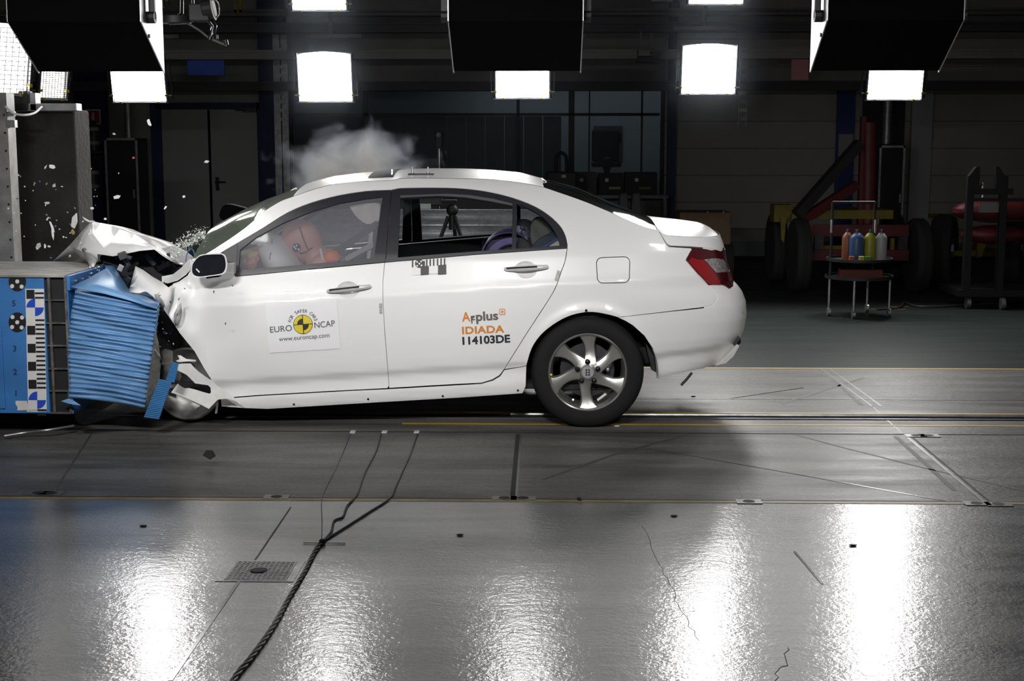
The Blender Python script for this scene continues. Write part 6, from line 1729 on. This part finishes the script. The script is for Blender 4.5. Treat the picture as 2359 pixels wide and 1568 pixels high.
put(MB().box(hb, (.05, .05, .045), (0, -.35, .2)).box(hb + Vector((.03, 0, -.01)), (.05, .03, .02), (0, .3, 0)).build('bonnet_hinge', MAT['dark_steel'], car, bevel=.003))
put(MB().box(P_(279, 617, .2), (.035, .03, .04), (0, .5, 0)).build('glass_block', MAT['zinc'], car, bevel=.003))
put(MB().tube([P_(x, y, .2) for x, y in ((290, 597), (296, 610), (288, 622))], .02, 10).build('hose_end', MAT['dark_steel'], car, smooth=True))
# front wheel: bare dish of the rim behind the torn plastic
fc = at(432, 884, .16); FR = .215
fw = MB().lathe([(FR * 1.0, .02), (FR * 1.03, .0), (FR * .985, -.012), (FR * .95, .0), (FR * .9, .03), (FR * .75, .07), (FR * .5, .085), (FR * .2, .09), (.001, .09)], fc, (.16, 1, -.08), 64, caps=False)
fwo = put(fw.build('front_rim', M('dusty_rim', (.46, .45, .43), .38, .7, var=.4, vscale=6), car, smooth=True))
ftt = MB().lathe([(FR * 1.02, .02), (FR * 1.08, .05), (FR * 1.12, .12), (FR * 1.08, .2), (FR * .9, .2)], fc, (.16, 1, -.08), 56, caps=False)
sub(ftt.build('flat_tyre', MAT['rubber'], None, smooth=True), fwo)
sub(MB().lathe([(.001, .02), (.06, .02), (.075, .06), (.075, .085)], fc, (.16, 1, -.08), 24, caps=False).build('hub', MAT['dark_steel'], None, smooth=True), fwo)
WD = M('wheelhouse_dust', (.22, .21, .19), .8, var=.5, vscale=18)
csheet('wheel_arch_liner', [(366, 812, .1), (380, 803, .06), (398, 808, .06), (398, 832, .08), (393, 838, .05), (384, 872, .05), (366, 872, .1), (372, 840, .08)], [(0, 1, 7), (1, 2, 3), (1, 3, 7), (3, 4, 7), (4, 5, 7), (5, 6, 7)], WD)
# torn bumper skin in front of the wheel
def flat_sheet(name, outline, Yf, m, th=.005):
    o = mesh_obj(name, [at(x, y, Yf(x, y)) for x, y in outline], [tuple(range(len(outline)))], m, car)
    bm = bmesh.new(); bm.from_mesh(o.data); bmesh.ops.triangulate(bm, faces=bm.faces); bm.to_mesh(o.data); bm.free()
    s = o.modifiers.new('thick', 'SOLIDIFY'); s.thickness = th; s.offset = 0
    return put(o)
flat_sheet('bumper_skin', [(407, 839), (424, 837), (439.5, 837), (446, 844.5), (456, 854.4), (470, 865), (487.5, 876), (502.5, 889), (529, 907.5), (545, 920), (557, 930), (552, 930.7), (545, 925), (537, 921.6), (520.7, 918), (501.6, 920), (492, 930), (481, 941.5), (465, 933), (446, 924), (428, 916), (409.6, 909), (394, 904), (402, 893), (409.6, 883.4), (418, 890), (426, 894), (436, 893.4), (449, 896.7), (466, 902), (482.6, 906.7), (486, 904), (485, 892.6), (479, 886.8), (465, 885), (449.4, 882.6), (443, 876), (436, 869), (430, 863), (423, 859.4), (409.6, 852.8)],
           lambda x, y: -.15 + (x - 394) * .0008 - max(0, y - 900) * .0006, MAT['rawwhite'])
csheet('torn_tip', [(409, 818, -.08), (416, 818, -.09), (430, 827, -.08), (452, 829, -.06), (451, 833, -.07), (436, 832, -.09), (412, 834, -.1), (405, 831, -.1), (414, 827, -.09)], [(0, 1, 8), (1, 2, 8), (2, 5, 8), (2, 3, 4), (2, 4, 5), (5, 6, 8), (6, 7, 8)], MAT['rawwhite'])
csheet('white_clip', [(444, 924, -.1), (462, 934, -.1), (450, 942, -.1), (439, 932, -.1)], [(0, 1, 3), (1, 2, 3)], MAT['rawwhite'])
csheet('silver_shard', [(350, 804, -.24), (357, 804, -.24), (368, 815, -.2), (374, 831, -.18), (364, 824, -.2)], [(0, 1, 4), (1, 2, 4), (2, 3, 4)], M('shard_silver', (.4, .42, .46), .3, .5))
put(MB().prism([at(499, 926, -.03), at(503, 926, -.03), at(500, 952, -.03), at(495, 952, -.03)], (0, .01, 0)).build('hanging_clip', MAT['zinc'], car))
put(MB().tube(catmull([P_(428, 602, .3), P_(430, 588, .32), P_(437, 573, .34), (P_(446, 578, .34)), P_(449, 592, .3)], 5), .004, 6).build('blue_wire', M('wire_blue', (.05, .14, .3), .5), car, smooth=True))
# far wing and far mirror seen beyond the screen
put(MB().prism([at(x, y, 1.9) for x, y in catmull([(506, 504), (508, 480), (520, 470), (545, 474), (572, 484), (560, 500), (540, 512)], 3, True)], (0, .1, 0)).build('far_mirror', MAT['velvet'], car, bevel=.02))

# ------------------------------------------------------------------ flying fragments
SHW = M('shard_white', (.75, .75, .74), .4); SHB = M('shard_blue', (.12, .2, .4), .4); SHR = M('shard_red', (.5, .06, .05), .4); SHD = M('shard_dark', (.03, .03, .035), .5); SHY = M('shard_tan', (.4, .3, .12), .5)
def shard(px, py, s, m, label, ang=None, group='fragments in the air', Y=None, asp=2.0, cat='fragment'):
    Y = rk.uniform(.0, .9) if Y is None else Y
    p = at(px, py, Y); k = s / F * (Y + 8.1)
    n = rk.randint(4, 6)
    poly = [(math.cos(2 * PI * i / n + rk.uniform(-.3, .3)) * rk.uniform(.7, 1.1) * k / 2 * asp ** .5, 0, math.sin(2 * PI * i / n + rk.uniform(-.3, .3)) * rk.uniform(.7, 1.1) * k / 2 / asp ** .5) for i in range(n)]
    o = MB().prism(poly, (0, .004 + k * .08, 0)).build('flying_fragment', m)
    # keep its face roughly towards the lamps while it tumbles
    o.location = p; o.rotation_euler = (rk.uniform(-.8, .8), rk.uniform(0, 3.1) if ang is None else ang, rk.uniform(-.8, .8))
    return tag(o, label, cat, group)
big = [(108, 503, 13, SHW, 'square white fragment flying above the barrier, left of the torn strip', -.6, 1.3), (120, 522, 16, SHW, 'slim curved white fragment flying above the barrier, below the square one', 1.2, 5), (122, 538, 15, SHW, 'lower of two slim white fragments under the square one', 1.5, 6),
       (170, 510, 26, SHW, 'largest white torn fragment flying above the barrier, left of the bonnet peak', -1.3, 2.6), (167, 535, 12, SHY, 'tan and white fragment just below the largest torn one', .9, 1.3), (90, 567, 15, SHW, 'bright white fragment low over the barrier top, left of the bonnet', -1.0, 1.2),
       (104, 567, 9, SHW, 'small upright white fragment beside the bright one low over the barrier', 1.5, 2.2), (113, 567, 7, SHW, 'tiny white fragment right of the upright one low over the barrier', .3, 1.2), (343, 283, 14, SHW, 'white fragment flying highest, under the left far floodlight', 1.1, 3), (262, 309, 8, SHW, 'small white fragment beside the left air duct', .2, 2),
       (120, 384, 13, SHW, 'folded white fragment in front of the concrete block, right one of two', .4, 1.5), (105, 385, 9, SHW, 'thin white fragment in front of the concrete block, left one of two', -.9, 3), (270, 454, 16, SHW, 'three pointed white fragment in front of the tall cabinet', -.3, 2), (108, 467, 11, SHW, 'white fragment over the lower part of the concrete block', .1, 2),
       (212, 479, 10, SHW, 'bright white fragment just above the bonnet peak', .2, 1.5), (476, 372, 10, SHW, 'white fragment in front of the double door', -.2, 1.5), (423, 453, 8, SHW, 'small white fragment low in front of the double door', .2, 1.3), (381, 478, 8, SHW, 'small white fragment at the left edge of the double door', -.8, 2),
       (307, 363, 7, SHR, 'small red fragment in front of the tall cabinet', -.6, 1.6), (160, 590, 8, SHW, 'white fragment lying against the folded bonnet', -.5, 1.6), (124, 427, 10, SHW, 'white fragment floating below the folded one at the concrete block', -1, 1.6), (242, 504, 7, SHW, 'tiny white fragment right of the bonnet peak', .3, 1.2)]
for (x, y, s, m, lb, an, asp) in big: shard(x, y, s, m, lb, an, asp=asp)
for k in range(46):
    x = min(rk.gauss(110, 75), 420); x = abs(x - 18) + 18; y = rk.uniform(400, 602) if x < 230 else rk.uniform(330, 480)
    if 205 < x < 420 and y > 505: y -= 120
    shard(x, y, rk.uniform(2.5, 5.5), rk.choice([SHW, SHW, SHW, SHB, SHY]), 'tiny fragment among the many flying in the dark left of the car', asp=rk.uniform(1, 2.5), group='tiny fragments left of the car')
for k in range(12):
    shard(rk.uniform(200, 240), rk.uniform(612, 636), rk.uniform(3, 6), SHW, 'tiny pale crumb on the bolted flange of the barrier', Y=rk.uniform(.05, .3), group='crumbs on the flange')
for (x, y) in ((367, 681), (392, 696), (412, 689), (378, 652), (425, 664), (492, 672), (374, 716), (408, 725), (536, 658), (520, 745)): shard(x, y, 4.5, SHD, 'small dark splinter flying in front of the white wing', Y=-.12, asp=3, group='dark splinters before the wing')
for k in range(16):
    shard(rk.uniform(362, 400), rk.uniform(700, 800), rk.uniform(2.5, 5), rk.choice([SHW, SHB]), 'tiny pale crumb in the dark wheel arch beside the barrier', Y=rk.uniform(.0, .2), group='crumbs in the wheel arch')
shard(482, 1047, 30, SHD, 'dark rubber flap flying low over the floor, below the front wheel', 0.3, None, -1.0, 1.2).rotation_euler = (.15, .5, .2)
shard(1334, 1160, 14, SHD, 'small black crumb lying on the floor line below the rear wheel', 0.1, None, Y_NEAR - .01, 1.6).location.z = .008
for (x, y, lb) in ((330, 1210, 'black crumb on the shiny floor at the left, below the barrier'), (1060, 1231, 'round black crumb on the shiny floor right of the cables'), (1965, 1255, 'black crumb on the shiny floor at the right, between the reflections'), (1553, 1187, 'flat black crumb on the shiny floor below the car tail'), (1597, 912, 'black strip on the track below the rear bumper'), (1421, 981, 'white crumb on the track right of the rear wheel')):
    p = atz(x, y, .004); o = MB().ball((0, 0, 0), .014, 8, (1.3, .8, .28)).build('floor_crumb', SHW if 'white' in lb else SHD); o.location = p; tag(o, lb, 'crumb', 'crumbs on the floor')
for (x, y) in ((1575, 870),): pass
p = atz(40, 1000, .02)
tag(MB().tube(catmull([atz(10, 1004, .02), atz(60, 996, .03), atz(110, 990, .05), atz(170, 980, .05)], 5), [.007] * 16, 8).build('torn_hose', MAT['zinc'], smooth=True), 'pale blurred hose end on the floor under the barrier', 'hose')
# glass dust thrown up at the foot of the screen: nobody could count it
gd = MB()
for k in range(900):
    t = rk.random(); x = 395 + 75 * t + rk.gauss(0, 10); base = 596 - 58 * t
    y = base - abs(rk.gauss(0, 17)) * (1.15 - .6 * t) + 4
    Y = .55 + rk.uniform(-.25, .3); p = at(x, y, Y); s = abs(rk.gauss(0, .0021)) + .0012
    gd.add([p + Vector((rk.uniform(-s, s), rk.uniform(-s, s), rk.uniform(-s, s))) * 1.7 for _ in range(4)], [(0, 1, 2), (0, 2, 3), (0, 3, 1), (1, 3, 2)])
tag(gd.build('glass_spray', M('glass_crumbs', (.75, .8, .75), .25), weld=False), 'spray of fine glass crumbs bursting from the foot of the windscreen', 'glass spray', kind='stuff')

# ------------------------------------------------------------------ smoke
def smoke(name, label, center, size, density, scale, seed, lo, hi, parent=None, col=(.80, .86, 1.0)):
    m = bpy.data.materials.new(name); m.use_nodes = True
    ns, ls = nodes(m); ns.remove(ns['Principled BSDF']); out = ns['Material Output']
    tc = ns.new('ShaderNodeTexCoord'); mp = ns.new('ShaderNodeMapping'); mp.inputs['Location'].default_value = (seed, seed * .7, 0); mp.inputs['Scale'].default_value = scale
    ls.new(tc.outputs['Object'], mp.inputs[0])
    n_ = ns.new('ShaderNodeTexNoise'); n_.inputs['Scale'].default_value = 1.0; n_.inputs['Detail'].default_value = 5; n_.inputs['Roughness'].default_value = .55; n_.inputs['Distortion'].default_value = .6
    ls.new(mp.outputs[0], n_.inputs[0])
    ln = ns.new('ShaderNodeVectorMath'); ln.operation = 'LENGTH'
    dv = ns.new('ShaderNodeVectorMath'); dv.operation = 'DIVIDE'; dv.inputs[1].default_value = size; ls.new(tc.outputs['Object'], dv.inputs[0]); ls.new(dv.outputs[0], ln.inputs[0])
    fa = ns.new('ShaderNodeMapRange'); fa.inputs[1].default_value = .35; fa.inputs[2].default_value = 1.0; fa.inputs[3].default_value = .28; fa.inputs[4].default_value = -.25; ls.new(ln.outputs['Value'], fa.inputs[0])
    ad = ns.new('ShaderNodeMath'); ls.new(n_.outputs[0], ad.inputs[0]); ls.new(fa.outputs[0], ad.inputs[1])
    mr = ns.new('ShaderNodeMapRange'); mr.inputs[1].default_value = lo; mr.inputs[2].default_value = hi; mr.inputs[3].default_value = 0; mr.inputs[4].default_value = density; ls.new(ad.outputs[0], mr.inputs[0])
    v = ns.new('ShaderNodeVolumePrincipled') if False else ns.new('ShaderNodeVolumeScatter'); v.inputs['Color'].default_value = (*col, 1); v.inputs['Anisotropy'].default_value = .25
    ls.new(mr.outputs[0], v.inputs['Density']); ls.new(v.outputs[0], out.inputs['Volume'])
    o = MB().ball((0, 0, 0), 1.0, 24, size).build(name, m, None, smooth=True); o.location = center
    return tag(o, label, 'smoke', kind='stuff')
sc_ = at(815, 372, 1.15)
smoke('smoke', 'thin bluish smoke drifting over the front of the car roof', sc_ + Vector((.02, 0, -.07)), (.70, .40, .42), 3.4, (5.0, 5.0, 6.0), 3.0, .47, .82)
sv = at(740, 545, .62)
smoke('smoke', 'pale smoke filling the cabin behind the front door window', sv, (.50, .36, .30), 3.2, (4, 4, 5), 9.0, .35, .9)
# ------------------------------------------------------------------ haze volumes added to imitate lens glow and veil round the far lamps
def haze(name, label, c, size, dens):
    hm_ = bpy.data.materials.new(name + '_air'); hm_.use_nodes = True
    ns, ls = nodes(hm_); ns.remove(ns['Principled BSDF'])
    v_ = ns.new('ShaderNodeVolumeScatter'); v_.inputs['Color'].default_value = (.75, .85, 1, 1); v_.inputs['Density'].default_value = dens; v_.inputs['Anisotropy'].default_value = .3
    ls.new(v_.outputs[0], ns['Material Output'].inputs['Volume'])
    o = MB().ball((0, 0, 0), 1, 28, size).build(name, hm_, smooth=True); o.location = c
    return tag(o, label, 'haze', kind='stuff')
haze('haze', 'faint haze added for the lens veil in the dark hall behind the car', Vector((-.2, 8.2, 2.9)), (4.6, 2.6, 2.6), .0022)
haze('haze', 'haze added for the lens glow round the far floodlight above the smoke', at(745, 120, 6.5), (.72, .5, 1.0), .022)
haze('haze', 'haze added for the lens glow round the far floodlight above the boot lid', at(1632, 100, 6.5), (.72, .5, 1.0), .022)
